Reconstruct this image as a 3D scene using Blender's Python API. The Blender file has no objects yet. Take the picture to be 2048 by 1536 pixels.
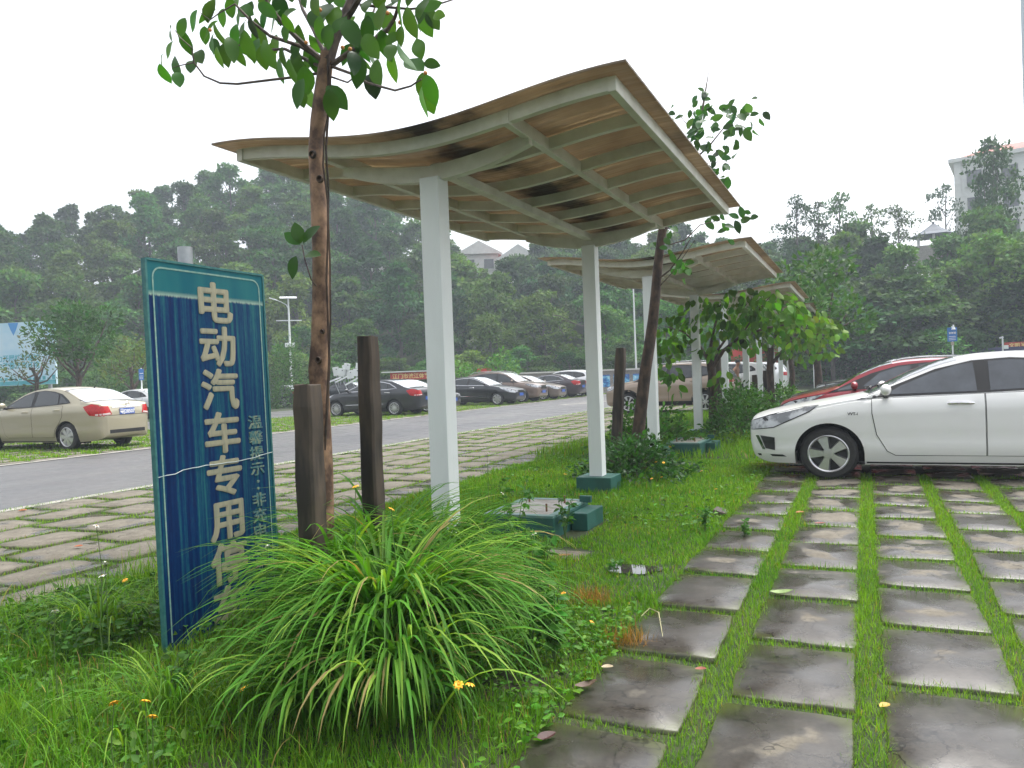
import bpy, bmesh, math, random
import numpy as np
from mathutils import Vector, Matrix
from mathutils.bvhtree import BVHTree

R = math.radians
PI = math.pi
random.seed(7)
rng = np.random.default_rng(11)
S = bpy.context.scene
C = S.collection

# ------------------------------------------------------------------ camera
FPX, CX, CY, EYE = 1550.0, 1024.0, 768.0, 1.38
def cam_axes(yaw=24.5, pitch=-0.52, roll=2.12):
    y, p, r = R(yaw), R(pitch), R(roll)
    f = Vector((-math.sin(y)*math.cos(p), math.cos(y)*math.cos(p), math.sin(p)))
    rt = Vector((math.cos(y), math.sin(y), 0))
    up = rt.cross(f)
    return f, rt*math.cos(r)-up*math.sin(r), up*math.cos(r)+rt*math.sin(r)
CF, CR, CU = cam_axes()
cam = bpy.data.objects.new('camera', bpy.data.cameras.new('camera'))
C.objects.link(cam)
cam.matrix_world = Matrix(((CR.x, CU.x, -CF.x, 0), (CR.y, CU.y, -CF.y, 0), (CR.z, CU.z, -CF.z, EYE), (0, 0, 0, 1)))
cam.data.sensor_width = 36
cam.data.lens = 36*FPX/2048
cam.data.clip_start = 0.05
cam.data.clip_end = 2000
S.camera = cam

# ------------------------------------------------------------------ sky, sun, exposure
SUN_EL, SUN_AZ = R(66), R(35)
W = bpy.data.worlds.new('World')
S.world = W
W.use_nodes = True
wn, wl = W.node_tree.nodes, W.node_tree.links
sky = wn.new('ShaderNodeTexSky')
sky.sky_type = 'NISHITA'
sky.sun_disc = False
sky.sun_elevation = SUN_EL
sky.sun_rotation = SUN_AZ
sky.air_density = 1.0
sky.dust_density = 6.0
sky.ozone_density = 1.0
hs = wn.new('ShaderNodeHueSaturation')
hs.inputs['Saturation'].default_value = 0.22
bg = wn['Background']
bg.inputs['Strength'].default_value = 0.15
wl.new(sky.outputs[0], hs.inputs['Color'])
wl.new(hs.outputs[0], bg.inputs['Color'])
sun = bpy.data.objects.new('sun', bpy.data.lights.new('sun', 'SUN'))
C.objects.link(sun)
sun.data.energy = 0.6
sun.data.angle = R(50)
sun.data.color = (1.0, 0.97, 0.92)
sd = Vector((math.sin(SUN_AZ)*math.cos(SUN_EL), math.cos(SUN_AZ)*math.cos(SUN_EL), math.sin(SUN_EL)))
sun.rotation_euler = sd.to_track_quat('Z', 'Y').to_euler()
S.view_settings.view_transform = 'Standard'
S.view_settings.look = 'None'
S.view_settings.exposure = 1.5
S.view_settings.gamma = 1
S.render.engine = 'CYCLES'
S.cycles.use_denoising = True
S.cycles.max_bounces = 6
S.cycles.transparent_max_bounces = 8
S.cycles.volume_bounces = 0

# ------------------------------------------------------------------ helpers
def pray(px, py):
    return CF + CR*((px-CX)/FPX) - CU*((py-CY)/FPX)
def tp(px, py, Y):
    d = pray(px, py); t = Y/d.y
    return Vector((d.x*t, Y, EYE+d.z*t))
def td(px, py, dist):
    d = pray(px, py)*dist
    return Vector((d.x, d.y, EYE+d.z))
def tg(px, py, z=0.0):
    d = pray(px, py); t = (z-EYE)/d.z
    return Vector((d.x*t, d.y*t, z))

def tag(o, label=None, cat=None, group=None, kind=None):
    if label: o['label'] = label
    if cat: o['category'] = cat
    if group: o['group'] = group
    if kind: o['kind'] = kind
    return o
def thing(name, label, cat, loc=(0, 0, 0), rz=0.0, group=None):
    o = bpy.data.objects.new(name, None)
    o.empty_display_size = 0.2
    C.objects.link(o)
    o.location = loc
    o.rotation_euler = (0, 0, rz)
    return tag(o, label, cat, group)
def link(name, me, parent=None):
    o = bpy.data.objects.new(name, me)
    C.objects.link(o)
    if parent: o.parent = parent
    return o
def kids(o):
    return [x for x in C.objects if x.parent is o]
def dup(o, loc=None, rz=None, label=None, parent=None, scale=None):
    c = o.copy(); C.objects.link(c)
    if parent: c.parent = parent
    if loc is not None: c.location = loc
    if rz is not None: c.rotation_euler = (0, 0, rz)
    if scale is not None: c.scale = scale if hasattr(scale, '__len__') else (scale,)*3
    if label: c['label'] = label
    for k in kids(o): dup(k, parent=c)
    return c

# ---- materials
def nodes_of(name):
    m = bpy.data.materials.new(name); m.use_nodes = True
    n, l = m.node_tree.nodes, m.node_tree.links
    return m, n, l, n['Principled BSDF']
def noise(n, l, scale, detail=6, rough=.6, stretch=(1, 1, 1), coord='Object'):
    tc = n.new('ShaderNodeTexCoord'); mp = n.new('ShaderNodeMapping'); t = n.new('ShaderNodeTexNoise')
    mp.inputs['Scale'].default_value = stretch
    t.inputs['Scale'].default_value = scale; t.inputs['Detail'].default_value = detail; t.inputs['Roughness'].default_value = rough
    l.new(tc.outputs[coord], mp.inputs[0]); l.new(mp.outputs[0], t.inputs[0])
    return t
def ramp(n, l, src, stops):
    r = n.new('ShaderNodeValToRGB')
    e = r.color_ramp.elements
    while len(e) < len(stops): e.new(0.5)
    for x, (p, c) in zip(e, stops):
        x.position = p
        x.color = (*c, 1) if len(c) == 3 else c
    l.new(src, r.inputs[0])
    return r
def bump(n, l, b, src, strength, dist=.01):
    bp = n.new('ShaderNodeBump'); bp.inputs['Strength'].default_value = strength; bp.inputs['Distance'].default_value = dist
    l.new(src, bp.inputs['Height']); l.new(bp.outputs[0], b.inputs['Normal'])
def pm(name, c1, c2=None, scale=6, rough=.6, rough2=None, metal=0, bmp=0, stretch=(1, 1, 1), ior=1.5, coat=0, lo=.35, hi=.65, dist=.01, detail=6):
    m, n, l, b = nodes_of(name)
    b.inputs['Base Color'].default_value = (*c1, 1)
    b.inputs['Roughness'].default_value = rough
    b.inputs['Metallic'].default_value = metal
    b.inputs['IOR'].default_value = ior
    b.inputs['Coat Weight'].default_value = coat
    if c2 or bmp or rough2 is not None:
        t = noise(n, l, scale, detail, .6, stretch)
        if c2:
            r = ramp(n, l, t.outputs[0], [(lo, c1), (hi, c2)])
            l.new(r.outputs[0], b.inputs['Base Color'])
        if rough2 is not None:
            r = ramp(n, l, t.outputs[0], [(lo, (rough,)*3), (hi, (rough2,)*3)])
            l.new(r.outputs[0], b.inputs['Roughness'])
        if bmp: bump(n, l, b, t.outputs[0], bmp, dist)
    return m
def leafmat(name, rough=.45, transl=.3, spec=.5, hue=0.0):
    m, n, l, b = nodes_of(name)
    a = n.new('ShaderNodeAttribute'); a.attribute_name = 'Col'
    oi = n.new('ShaderNodeObjectInfo'); hv = n.new('ShaderNodeHueSaturation')
    mh = n.new('ShaderNodeMapRange'); mh.inputs[3].default_value = .5-hue*.035; mh.inputs[4].default_value = .5+hue*.03
    mv = n.new('ShaderNodeMapRange'); mv.inputs[3].default_value = 1-hue*.45; mv.inputs[4].default_value = 1+hue*.55
    wnz = n.new('ShaderNodeTexWhiteNoise'); wnz.noise_dimensions = '1D'
    l.new(oi.outputs['Random'], mh.inputs[0]); l.new(oi.outputs['Random'], wnz.inputs['W']); l.new(wnz.outputs[0], mv.inputs[0])
    l.new(mh.outputs[0], hv.inputs['Hue']); l.new(mv.outputs[0], hv.inputs['Value']); l.new(a.outputs['Color'], hv.inputs['Color'])
    a = hv
    l.new(a.outputs['Color'], b.inputs['Base Color'])
    b.inputs['Roughness'].default_value = rough
    b.inputs['Specular IOR Level'].default_value = spec
    tr = n.new('ShaderNodeBsdfTranslucent'); mx = n.new('ShaderNodeMixShader')
    g = n.new('ShaderNodeMix'); g.data_type = 'RGBA'; g.blend_type = 'MULTIPLY'; g.inputs[0].default_value = 1
    g.inputs[7].default_value = (1.6, 1.7, .5, 1)
    l.new(a.outputs['Color'], g.inputs[6]); l.new(g.outputs[2], tr.inputs[0])
    mx.inputs[0].default_value = transl
    l.new(b.outputs[0], mx.inputs[1]); l.new(tr.outputs[0], mx.inputs[2])
    l.new(mx.outputs[0], n['Material Output'].inputs[0])
    return m
M = {}
M['leaf'] = leafmat('foliage', .5, .3, .2)
M['woodleaf'] = leafmat('woodland_foliage', .6, .25, .12, 1.0)
M['glossleaf'] = leafmat('glossy_foliage', .36, .36, .26)
M['grass'] = leafmat('grass_blades', .55, .35, .14)
M['white_paint'] = pm('white_paint', (.74, .77, .76), (.66, .69, .68), 3, .42, stretch=(1, 1, .3), bmp=.04)
M['metal'] = pm('galvanised_metal', (.42, .44, .46), (.33, .35, .37), 14, .42, metal=.6)
M['concrete'] = pm('concrete', (.30, .28, .25), (.19, .175, .155), 9, .75, bmp=.3)
M['black'] = pm('black_plastic', (.012, .012, .013), rough=.5)
M['darkgap'] = pm('dark_gap', (.006, .006, .006), rough=.9)
M['rubber'] = pm('rubber', (.016, .016, .017), (.03, .029, .027), 20, .8)
M['chrome'] = pm('chrome', (.75, .75, .76), rough=.12, metal=1)
M['alloy'] = pm('alloy', (.62, .62, .63), (.54, .54, .55), 20, .3, metal=.85)
M['darkalloy'] = pm('dark_hub', (.05, .05, .052), rough=.5, metal=.6)
M['glass'] = pm('dark_glass', (.018, .022, .024), rough=.03, ior=1.75)
M['paleglass'] = pm('wet_sky_sheen_glass', (.30, .33, .35), (.46, .49, .51), 5, .12, rough2=.35, ior=1.9)  # pale base paints sky reflected in the glass, besides a wet film
M['greyglass'] = pm('tinted_glass', (.085, .095, .11), (.055, .06, .07), 2.2, .05, ior=1.7)
M['lampglass'] = pm('headlight_glass', (.50, .52, .55), (.22, .23, .25), 5, .08, ior=1.6, lo=.45, hi=.55)
M['red_lamp'] = pm('tail_lamp_red', (.50, .012, .012), (.30, .006, .008), 30, .1)
M['clear_lamp'] = pm('tail_lamp_clear', (.6, .5, .48), rough=.12)
M['plate'] = pm('plate_blue', (.035, .11, .42), rough=.35)
M['platewhite'] = pm('plate_white', (.75, .75, .75), rough=.5)

# ---- mesh builder
class MB:
    def __init__(s): s.v, s.f = [], []
    def add(s, vs, fs):
        o = len(s.v); s.v += [tuple(v) for v in vs]; s.f += [tuple(i+o for i in f) for f in fs]; return s
    def box(s, c, d, rot=None):
        c = Vector(c); vs = []
        for z in (-1, 1):
            for x, y in ((-1, -1), (1, -1), (1, 1), (-1, 1)):
                p = Vector((x*d[0]/2, y*d[1]/2, z*d[2]/2))
                if rot is not None: p = rot @ p
                vs.append(c+p)
        return s.add(vs, [(3, 2, 1, 0), (4, 5, 6, 7), (0, 1, 5, 4), (1, 2, 6, 5), (2, 3, 7, 6), (3, 0, 4, 7)])
    def tube(s, pts, rad, n=8, cap=True):
        pts = [Vector(p) for p in pts]
        if not hasattr(rad, '__len__'): rad = [rad]*len(pts)
        o = len(s.v); ref = Vector((.31, .95, .1))
        for i, p in enumerate(pts):
            t = (pts[min(i+1, len(pts)-1)]-pts[max(i-1, 0)]).normalized()
            a = t.cross(ref)
            if a.length < .2: a = t.cross(Vector((1, 0, 0)))
            a.normalize(); b = t.cross(a)
            for k in range(n):
                q = 2*PI*k/n
                s.v.append(tuple(p+(a*math.cos(q)+b*math.sin(q))*rad[i]))
        for i in range(len(pts)-1):
            for k in range(n):
                s.f.append((o+i*n+k, o+i*n+(k+1) % n, o+(i+1)*n+(k+1) % n, o+(i+1)*n+k))
        if cap:
            s.f.append(tuple(o+k for k in range(n))[::-1]); s.f.append(tuple(o+(len(pts)-1)*n+k for k in range(n)))
        return s
    def prism(s, poly, y0, y1, ax='y'):
        n = len(poly)
        def P(a, b, y): return (a, y, b) if ax == 'y' else ((y, a, b) if ax == 'x' else (a, b, y))
        vs = [P(a, b, y0) for a, b in poly]+[P(a, b, y1) for a, b in poly]
        return s.add(vs, [tuple(range(n)), tuple(range(2*n-1, n-1, -1))]+[(i, n+i, n+(i+1) % n, (i+1) % n) for i in range(n)])
    def ball(s, c, r, n=10, sc=(1, 1, 1)):
        vs, fs = [], []
        for i in range(n+1):
            a = PI*i/n
            for k in range(n*2):
                b = PI*k/n
                vs.append((c[0]+r*sc[0]*math.sin(a)*math.cos(b), c[1]+r*sc[1]*math.sin(a)*math.sin(b), c[2]+r*sc[2]*math.cos(a)))
        for i in range(n):
            for k in range(2*n):
                fs.append((i*2*n+k, (i+1)*2*n+k, (i+1)*2*n+(k+1) % (2*n), i*2*n+(k+1) % (2*n)))
        return s.add(vs, fs)
    def lathe(s, prof, n=32, ax='y'):
        o = len(s.v)
        for r, h in prof:
            for k in range(n):
                q = 2*PI*k/n
                s.v.append((r*math.cos(q), h, r*math.sin(q)) if ax == 'y' else (r*math.cos(q), r*math.sin(q), h))
        for i in range(len(prof)-1):
            for k in range(n):
                s.f.append((o+i*n+k, o+(i+1)*n+k, o+(i+1)*n+(k+1) % n, o+i*n+(k+1) % n))
        return s
    def me(s, name, mat, smooth=False, bevel=0):
        m = bpy.data.meshes.new(name); m.from_pydata(s.v, [], s.f)
        b = bmesh.new(); b.from_mesh(m)
        bmesh.ops.remove_doubles(b, verts=b.verts, dist=1e-6)
        bmesh.ops.recalc_face_normals(b, faces=b.faces)
        if bevel:
            bmesh.ops.bevel(b, geom=[e for e in b.edges if len(e.link_faces) == 2 and e.calc_face_angle(0) > .6], offset=bevel, segments=2, affect='EDGES', profile=.6)
        b.to_mesh(m); b.free()
        m.materials.append(mat)
        if smooth:
            m.polygons.foreach_set('use_smooth', [True]*len(m.polygons))
            m.set_sharp_from_angle(angle=R(40))
        return m
    def build(s, name, mat, parent=None, smooth=False, bevel=0):
        return link(name, s.me(name, mat, smooth, bevel), parent)

# ---- fast scatter of small templates into one mesh
def np_mesh(name, verts, faces, cols, mat, smooth=True):
    verts = np.asarray(verts, np.float32); faces = np.asarray(faces, np.int32)
    m = bpy.data.meshes.new(name)
    m.vertices.add(len(verts)); m.vertices.foreach_set('co', verts.ravel())
    k = faces.shape[1]
    m.loops.add(faces.size); m.loops.foreach_set('vertex_index', faces.ravel())
    m.polygons.add(len(faces))
    m.polygons.foreach_set('loop_start', np.arange(0, faces.size, k, dtype=np.int32))
    m.polygons.foreach_set('loop_total', np.full(len(faces), k, np.int32))
    if smooth: m.polygons.foreach_set('use_smooth', np.ones(len(faces), bool))
    if cols is not None:
        a = m.color_attributes.new('Col', 'FLOAT_COLOR', 'POINT')
        c4 = np.ones((len(verts), 4), np.float32); c4[:, :3] = cols
        a.data.foreach_set('color', c4.ravel())
    m.update(calc_edges=True); m.validate()
    m.materials.append(mat)
    return m
def frames(d, up):
    d = d/np.linalg.norm(d, axis=1, keepdims=True)
    x = np.cross(d, up); x /= np.maximum(np.linalg.norm(x, axis=1, keepdims=True), 1e-6)
    z = np.cross(x, d)
    return np.stack([x, d, z], axis=2)     # columns: width, length, normal
LEAF6 = (np.array([(0, 0, 0), (-.32, .22, .06), (-.5, .5, .08), (-.30, .8, .02), (0, 1, -.10), (.30, .8, .02), (.5, .5, .08), (.32, .22, .06), (0, .5, 0.0)], float),
         np.array([(0, 8, 2, 1), (8, 4, 3, 2), (8, 6, 5, 4), (0, 7, 6, 8)]))
_LT = [(0, .02), (.10, .24), (.24, .41), (.42, .5), (.60, .48), (.78, .34), (.91, .16), (1.0, .012)]
_lv = []
for _t, _w in _LT:
    _z = -.16*_t*_t+.03*math.sin(6*_t)
    _lv += [(-_w, _t, _z+.12*_w), (0, _t, _z), (_w, _t, _z+.12*_w)]
LEAFHQ = (np.array(_lv, float), np.array([(i*3+j, i*3+j+1, i*3+j+4, i*3+j+3) for i in range(7) for j in (0, 1)]))
HEART = (np.array([(0, 0, 0), (-.40, -.10, .0), (-.55, .25, .05), (-.32, .68, 0), (0, 1, -.18), (.32, .68, 0), (.55, .25, .05), (.40, -.10, .0), (0, .4, -.02)], float),
         np.array([(0, 8, 2, 1), (8, 4, 3, 2), (8, 6, 5, 4), (0, 7, 6, 8)]))
DIAM = (np.array([(0, 0, 0), (-.5, .5, .08), (0, 1, 0), (.5, .5, .08)], float), np.array([(0, 3, 2, 1)]))
def leaves(name, P, D, L, Wd, cols, mat, tmpl=LEAF6, parent=None, up=None):
    P = np.asarray(P, float); D = np.asarray(D, float); n = len(P)
    if up is None: up = rng.normal(size=(n, 3))*.6+np.array([0, 0, 1.])
    Fm = frames(D, up)
    tv, tf = tmpl
    v = np.repeat(tv[None], n, 0)*np.stack([Wd, L, L], 1)[:, None, :]
    v = np.einsum('nij,nkj->nki', Fm, v)+P[:, None, :]
    f = tf[None]+(np.arange(n)*len(tv))[:, None, None]
    c = np.repeat(np.asarray(cols)[:, None, :], len(tv), 1)
    me = np_mesh(name, v.reshape(-1, 3), f.reshape(-1, tf.shape[1]), c.reshape(-1, 3), mat)
    return link(name, me, parent) if name else me
def vary(base, n, amt=.25, hue=.15):
    b = np.asarray(base, float)[None]*(1+amt*rng.normal(size=(n, 1)))
    b = b*(1+hue*rng.normal(size=(n, 3))*np.array([1, .4, .6]))
    return np.clip(b, .003, .9)
def blades(P, H, Wd, az, lean, bend, cols, seg=3, fold=0.0, powr=1.6):
    """arching blades: rows of 2 (or 3 when folded) verts"""
    n = len(P); ts = np.linspace(0, 1, seg+1)
    cur = np.array(P, float); d = np.stack([np.cos(az), np.sin(az), np.zeros(n)], 1)
    side = np.stack([-np.sin(az), np.cos(az), np.zeros(n)], 1)
    rows, k = [], (3 if fold else 2)
    for i, t in enumerate(ts):
        th = lean+bend*t**1.3
        w = Wd*np.maximum(1-t**powr, .04)*np.minimum(1, .55+t*2)
        a = cur-side*w[:, None]/2; b = cur+side*w[:, None]/2
        if fold:
            nn = d*np.cos(th)[:, None]-np.array([0, 0, 1.])*np.sin(th)[:, None]
            mid = cur+nn*(w*fold)[:, None]
            rows += [a, mid, b]
        else: rows += [a, b]
        st = H/seg
        cur = cur+d*(np.sin(th)*st)[:, None]+np.array([0, 0, 1.])*(np.cos(th)*st)[:, None]
    V = np.stack(rows, 1)
    fs = []
    for i in range(seg):
        for j in range(k-1):
            fs.append((i*k+j, i*k+j+1, (i+1)*k+j+1, (i+1)*k+j))
    fs = np.array(fs)
    Fc = fs[None]+(np.arange(n)*V.shape[1])[:, None, None]
    Cc = np.repeat(cols[:, None, :], V.shape[1], 1)
    return V.reshape(-1, 3), Fc.reshape(-1, 4), Cc.reshape(-1, 3)
def join_np(parts):
    V, Fs, Cs, o = [], [], [], 0
    for v, f, c in parts:
        V.append(v); Fs.append(f+o); Cs.append(c); o += len(v)
    return np.concatenate(V), np.concatenate(Fs), np.concatenate(Cs)
def smooth2d(seed, sc):
    r = np.random.default_rng(seed); k = r.normal(size=(10, 2))*sc; ph = r.uniform(0, 6.28, 10)
    return lambda x, y: np.sin(np.outer(x, k[:, 0])+np.outer(y, k[:, 1])+ph).mean(1)*1.4
def text_me(body, size, mat, off=0.0, ext=.002, align='CENTER'):
    cu = bpy.data.curves.new('lettering', 'FONT'); cu.body = body; cu.size = size; cu.offset = off; cu.extrude = ext; cu.align_x = align; cu.resolution_u = 3
    t = bpy.data.objects.new('lettering', cu); C.objects.link(t)
    bpy.context.view_layer.update()
    me = bpy.data.meshes.new_from_object(t.evaluated_get(bpy.context.evaluated_depsgraph_get()))
    C.objects.unlink(t); bpy.data.objects.remove(t); bpy.data.curves.remove(cu)
    me.materials.clear(); me.materials.append(mat)
    return me
# ================================================================== SETTING
# ---- ground sheet
def grid_sheet(name, x0, x1, y0, y1, z, mat, nx=1, ny=1, label=None, jit=0):
    xs, ys = np.linspace(x0, x1, nx+1), np.linspace(y0, y1, ny+1)
    mb = MB()
    mb.v = [(x+(random.uniform(-jit, jit) if i in (0, nx) else 0), y, z) for y in ys for i, x in enumerate(xs)]
    mb.f = [(j*(nx+1)+i, j*(nx+1)+i+1, (j+1)*(nx+1)+i+1, (j+1)*(nx+1)+i) for j in range(ny) for i in range(nx)]
    o = mb.build(name, mat)
    tag(o, label, kind='structure')
    return o
m, n, l, b = nodes_of('soil_and_moss')
t1 = noise(n, l, .9, 8, .65); t2 = noise(n, l, 22, 6, .7)
r1 = ramp(n, l, t1.outputs[0], [(.36, (.022, .042, .008)), (.50, (.034, .055, .012)), (.66, (.052, .036, .020))])
r2 = ramp(n, l, t2.outputs[0], [(.3, (.45, .45, .45)), (.7, (1.1, 1.1, 1.1))])
mx = n.new('ShaderNodeMix'); mx.data_type = 'RGBA'; mx.blend_type = 'MULTIPLY'; mx.inputs[0].default_value = 1
l.new(r1.outputs[0], mx.inputs[6]); l.new(r2.outputs[0], mx.inputs[7]); l.new(mx.outputs[2], b.inputs['Base Color'])
b.inputs['Roughness'].default_value = .9
bump(n, l, b, t2.outputs[0], .6, .03)
M['soil'] = m
grid_sheet('ground', -400, 400, -60, 700, 0, M['soil'], label='grassy earth under the car park')

m, n, l, b = nodes_of('damp_asphalt')
t1 = noise(n, l, .35, 7, .6, (1, .25, 1)); t2 = noise(n, l, 160, 3, .6); t3 = noise(n, l, 1.3, 8, .7)
r1 = ramp(n, l, t1.outputs[0], [(.35, (.072, .072, .078)), (.65, (.112, .109, .107))])
r2 = ramp(n, l, t2.outputs[0], [(.35, (.65, .65, .65)), (.6, (1.05, 1.05, 1.05)), (.75, (1.5, 1.5, 1.5))])
mx = n.new('ShaderNodeMix'); mx.data_type = 'RGBA'; mx.blend_type = 'MULTIPLY'; mx.inputs[0].default_value = 1
l.new(r1.outputs[0], mx.inputs[6]); l.new(r2.outputs[0], mx.inputs[7]); l.new(mx.outputs[2], b.inputs['Base Color'])
rr = ramp(n, l, t3.outputs[0], [(.4, (.34,)*3), (.65, (.68,)*3)]); l.new(rr.outputs[0], b.inputs['Roughness'])
bump(n, l, b, t2.outputs[0], .35, .006)
M['asphalt'] = m
M['edge'] = pm('pale_edge_concrete', (.33, .315, .285), (.22, .21, .185), 3, .8, bmp=.2)
grid_sheet('road', -15.4, -9.42, -30, 75, .008, M['asphalt'], 1, 60, 'damp grey asphalt lane through the car park', .05)
grid_sheet('road', -28.5, -22.8, -30, 80, .008, M['asphalt'], 1, 60, 'far asphalt lane beyond the row of parked cars', .05)
for i, x in enumerate((-9.42, -15.4)):
    grid_sheet('road_edging', x-.09+(.0 if i else .09), x+.09+(.0 if i else .09), -30, 75, .02, M['edge'], 1, 60, 'pale concrete edging along the near side of the lane' if i == 0 else 'pale concrete edging along the far side of the lane', .012)
mk = MB(); mk.add([(-12.9, 33.5, .013), (-12.6, 33.2, .013), (-10.9, 38.2, .013), (-11.2, 38.4, .013)], [(0, 1, 2, 3)])
tag(mk.build('road_marking', M['edge']), 'faint pale worn mark on the asphalt lane', kind='structure')

# ---- slabs
m, n, l, b = nodes_of('wet_paving')
at = n.new('ShaderNodeAttribute'); at.attribute_name = 'slab'
sep = n.new('ShaderNodeSeparateXYZ'); l.new(at.outputs['Vector'], sep.inputs[0])
def mathn(op, a, bb=None, c=None):
    q = n.new('ShaderNodeMath'); q.operation = op
    for i, v in enumerate((a, bb, c)):
        if v is None: continue
        if isinstance(v, (int, float)): q.inputs[i].default_value = v
        else: l.new(v, q.inputs[i])
    return q.outputs[0]
u4 = mathn('POWER', mathn('ABSOLUTE', sep.outputs[0]), 3.0); v4 = mathn('POWER', mathn('ABSOLUTE', sep.outputs[1]), 3.0)
rad = mathn('POWER', mathn('ADD', u4, v4), .333)
nz = noise(n, l, 2.6, 5, .55); nf = noise(n, l, 45, 6, .75); nm = noise(n, l, 7, 6, .7)
edge = mathn('ADD', mathn('MULTIPLY', mathn('SUBTRACT', nz.outputs[0], .5), 4.2), mathn('MULTIPLY', mathn('SUBTRACT', nm.outputs[0], .5), .9))
wet = mathn('ADD', mathn('SUBTRACT', mathn('ADD', rad, edge), .62), sep.outputs[2])
wm = n.new('ShaderNodeMapRange'); wm.interpolation_type = 'SMOOTHSTEP'
l.new(wet, wm.inputs[0]); wm.inputs[1].default_value = -.22; wm.inputs[2].default_value = .26
dry = ramp(n, l, nm.outputs[0], [(.3, (.096, .083, .062)), (.5, (.138, .123, .094)), (.72, (.190, .171, .136))])
wetc = ramp(n, l, nm.outputs[0], [(.3, (.028, .0245, .0205)), (.7, (.052, .046, .038))])
cm = n.new('ShaderNodeMix'); cm.data_type = 'RGBA'; l.new(wm.outputs[0], cm.inputs[0]); l.new(dry.outputs[0], cm.inputs[6]); l.new(wetc.outputs[0], cm.inputs[7])
gr = ramp(n, l, nf.outputs[0], [(.32, (.55, .55, .55)), (.5, (1, 1, 1)), (.72, (1.35, 1.33, 1.3))])
c2 = n.new('ShaderNodeMix'); c2.data_type = 'RGBA'; c2.blend_type = 'MULTIPLY'; c2.inputs[0].default_value = .8
l.new(cm.outputs[2], c2.inputs[6]); l.new(gr.outputs[0], c2.inputs[7])
# moss creeping in from the joints
ms = n.new('ShaderNodeMapRange'); l.new(mathn('ADD', rad, mathn('MULTIPLY', nm.outputs[0], .5)), ms.inputs[0]); ms.inputs[1].default_value = 1.10; ms.inputs[2].default_value = 1.36
c3 = n.new('ShaderNodeMix'); c3.data_type = 'RGBA'; l.new(ms.outputs[0], c3.inputs[0]); l.new(c2.outputs[2], c3.inputs[6]); c3.inputs[7].default_value = (.055, .062, .022, 1)
nc = noise(n, l, 1.15, 5, .6)
ck = n.new('ShaderNodeMapRange'); l.new(mathn('ABSOLUTE', mathn('SUBTRACT', nc.outputs[0], .5)), ck.inputs[0]); ck.inputs[1].default_value = .0015; ck.inputs[2].default_value = .005; ck.inputs[3].default_value = .35; ck.inputs[4].default_value = 1
c4 = n.new('ShaderNodeMix'); c4.data_type = 'RGBA'; c4.blend_type = 'MULTIPLY'; c4.inputs[0].default_value = 1
l.new(c3.outputs[2], c4.inputs[6]); l.new(ck.outputs[0], c4.inputs[7]); c3 = c4
b.inputs['Specular IOR Level'].default_value = .42
l.new(c3.outputs[2], b.inputs['Base Color'])
pr_ = ramp(n, l, nz.outputs[0], [(.36, (.50,)*3), (.48, (.30,)*3), (.57, (.19,)*3), (.68, (.14,)*3)])
rm = n.new('ShaderNodeMix'); rm.data_type = 'RGBA'; l.new(wm.outputs[0], rm.inputs[0]); rm.inputs[6].default_value = (.85, .85, .85, 1); l.new(pr_.outputs[0], rm.inputs[7])
l.new(rm.outputs[2], b.inputs['Roughness'])
bs = mathn('MULTIPLY', mathn('SUBTRACT', 1.25, wm.outputs[0]), .5)
bp = n.new('ShaderNodeBump'); bp.inputs['Distance'].default_value = .008; l.new(bs, bp.inputs['Strength']); l.new(nf.outputs[0], bp.inputs['Height']); l.new(bp.outputs[0], b.inputs['Normal'])
M['slab'] = m
def slab_field(name, rects, label, wetness, h=.018, ch=.008, hi=True):
    V, Fq, A = [], [], []
    for (x0, x1, y0, y1) in rects:
        w = wetness(x0, y0)
        cx, cy, hx, hy = (x0+x1)/2, (y0+y1)/2, (x1-x0)/2, (y1-y0)/2
        hz = h+random.uniform(-.006, .006); tl = (random.uniform(-.006, .006), random.uniform(-.006, .006))
        K = 32 if hi else 8
        ph = random.uniform(0, 6); sk = random.uniform(-.012, .012)
        ring = []
        for k in range(K):
            a = 2*PI*k/K; ca, sa = math.cos(a), math.sin(a)
            q = 1/max(abs(ca), abs(sa)); q = min(q, 1.385 if hi else 1.414)
            wob = 1+(.012*math.sin(5*a+ph)+random.uniform(-.016, .010) if hi else 0)
            ring.append((ca*q*wob, sa*q*wob))
        o = len(V)
        for (sc, z) in ((1, -.02), (1, hz-ch), (.972, hz)):
            for (u, v) in ring:
                V.append((cx+u*hx*sc+v*sk, cy+v*hy*sc+u*sk, z+(tl[0]*u+tl[1]*v if z > 0 else 0))); A.append((u*sc, v*sc, w))
        V.append((cx, cy, hz)); A.append((0, 0, w)); c_ = len(V)-1
        for a in (0, K):
            for k in range(K): Fq.append((o+a+k, o+a+(k+1) % K, o+a+K+(k+1) % K, o+a+K+k))
        for k in range(0, K, 2): Fq.append((o+2*K+k, o+2*K+(k+1) % K, o+2*K+(k+2) % K, c_))
    me = np_mesh(name, V, Fq, None, M['slab'], smooth=False)
    at_ = me.attributes.new('slab', 'FLOAT_VECTOR', 'POINT'); at_.data.foreach_set('vector', np.asarray(A, np.float32).ravel())
    return tag(link(name, me), label, kind='structure')
COLX = [(-1.18, -.683), (-.572, -.075), (.03, .537), (.638, 1.11), (1.205, 1.69), (1.80, 2.29), (2.40, 2.89), (3.0, 3.49), (3.6, 4.09), (4.2, 4.69), (4.8, 5.29)]
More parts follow.
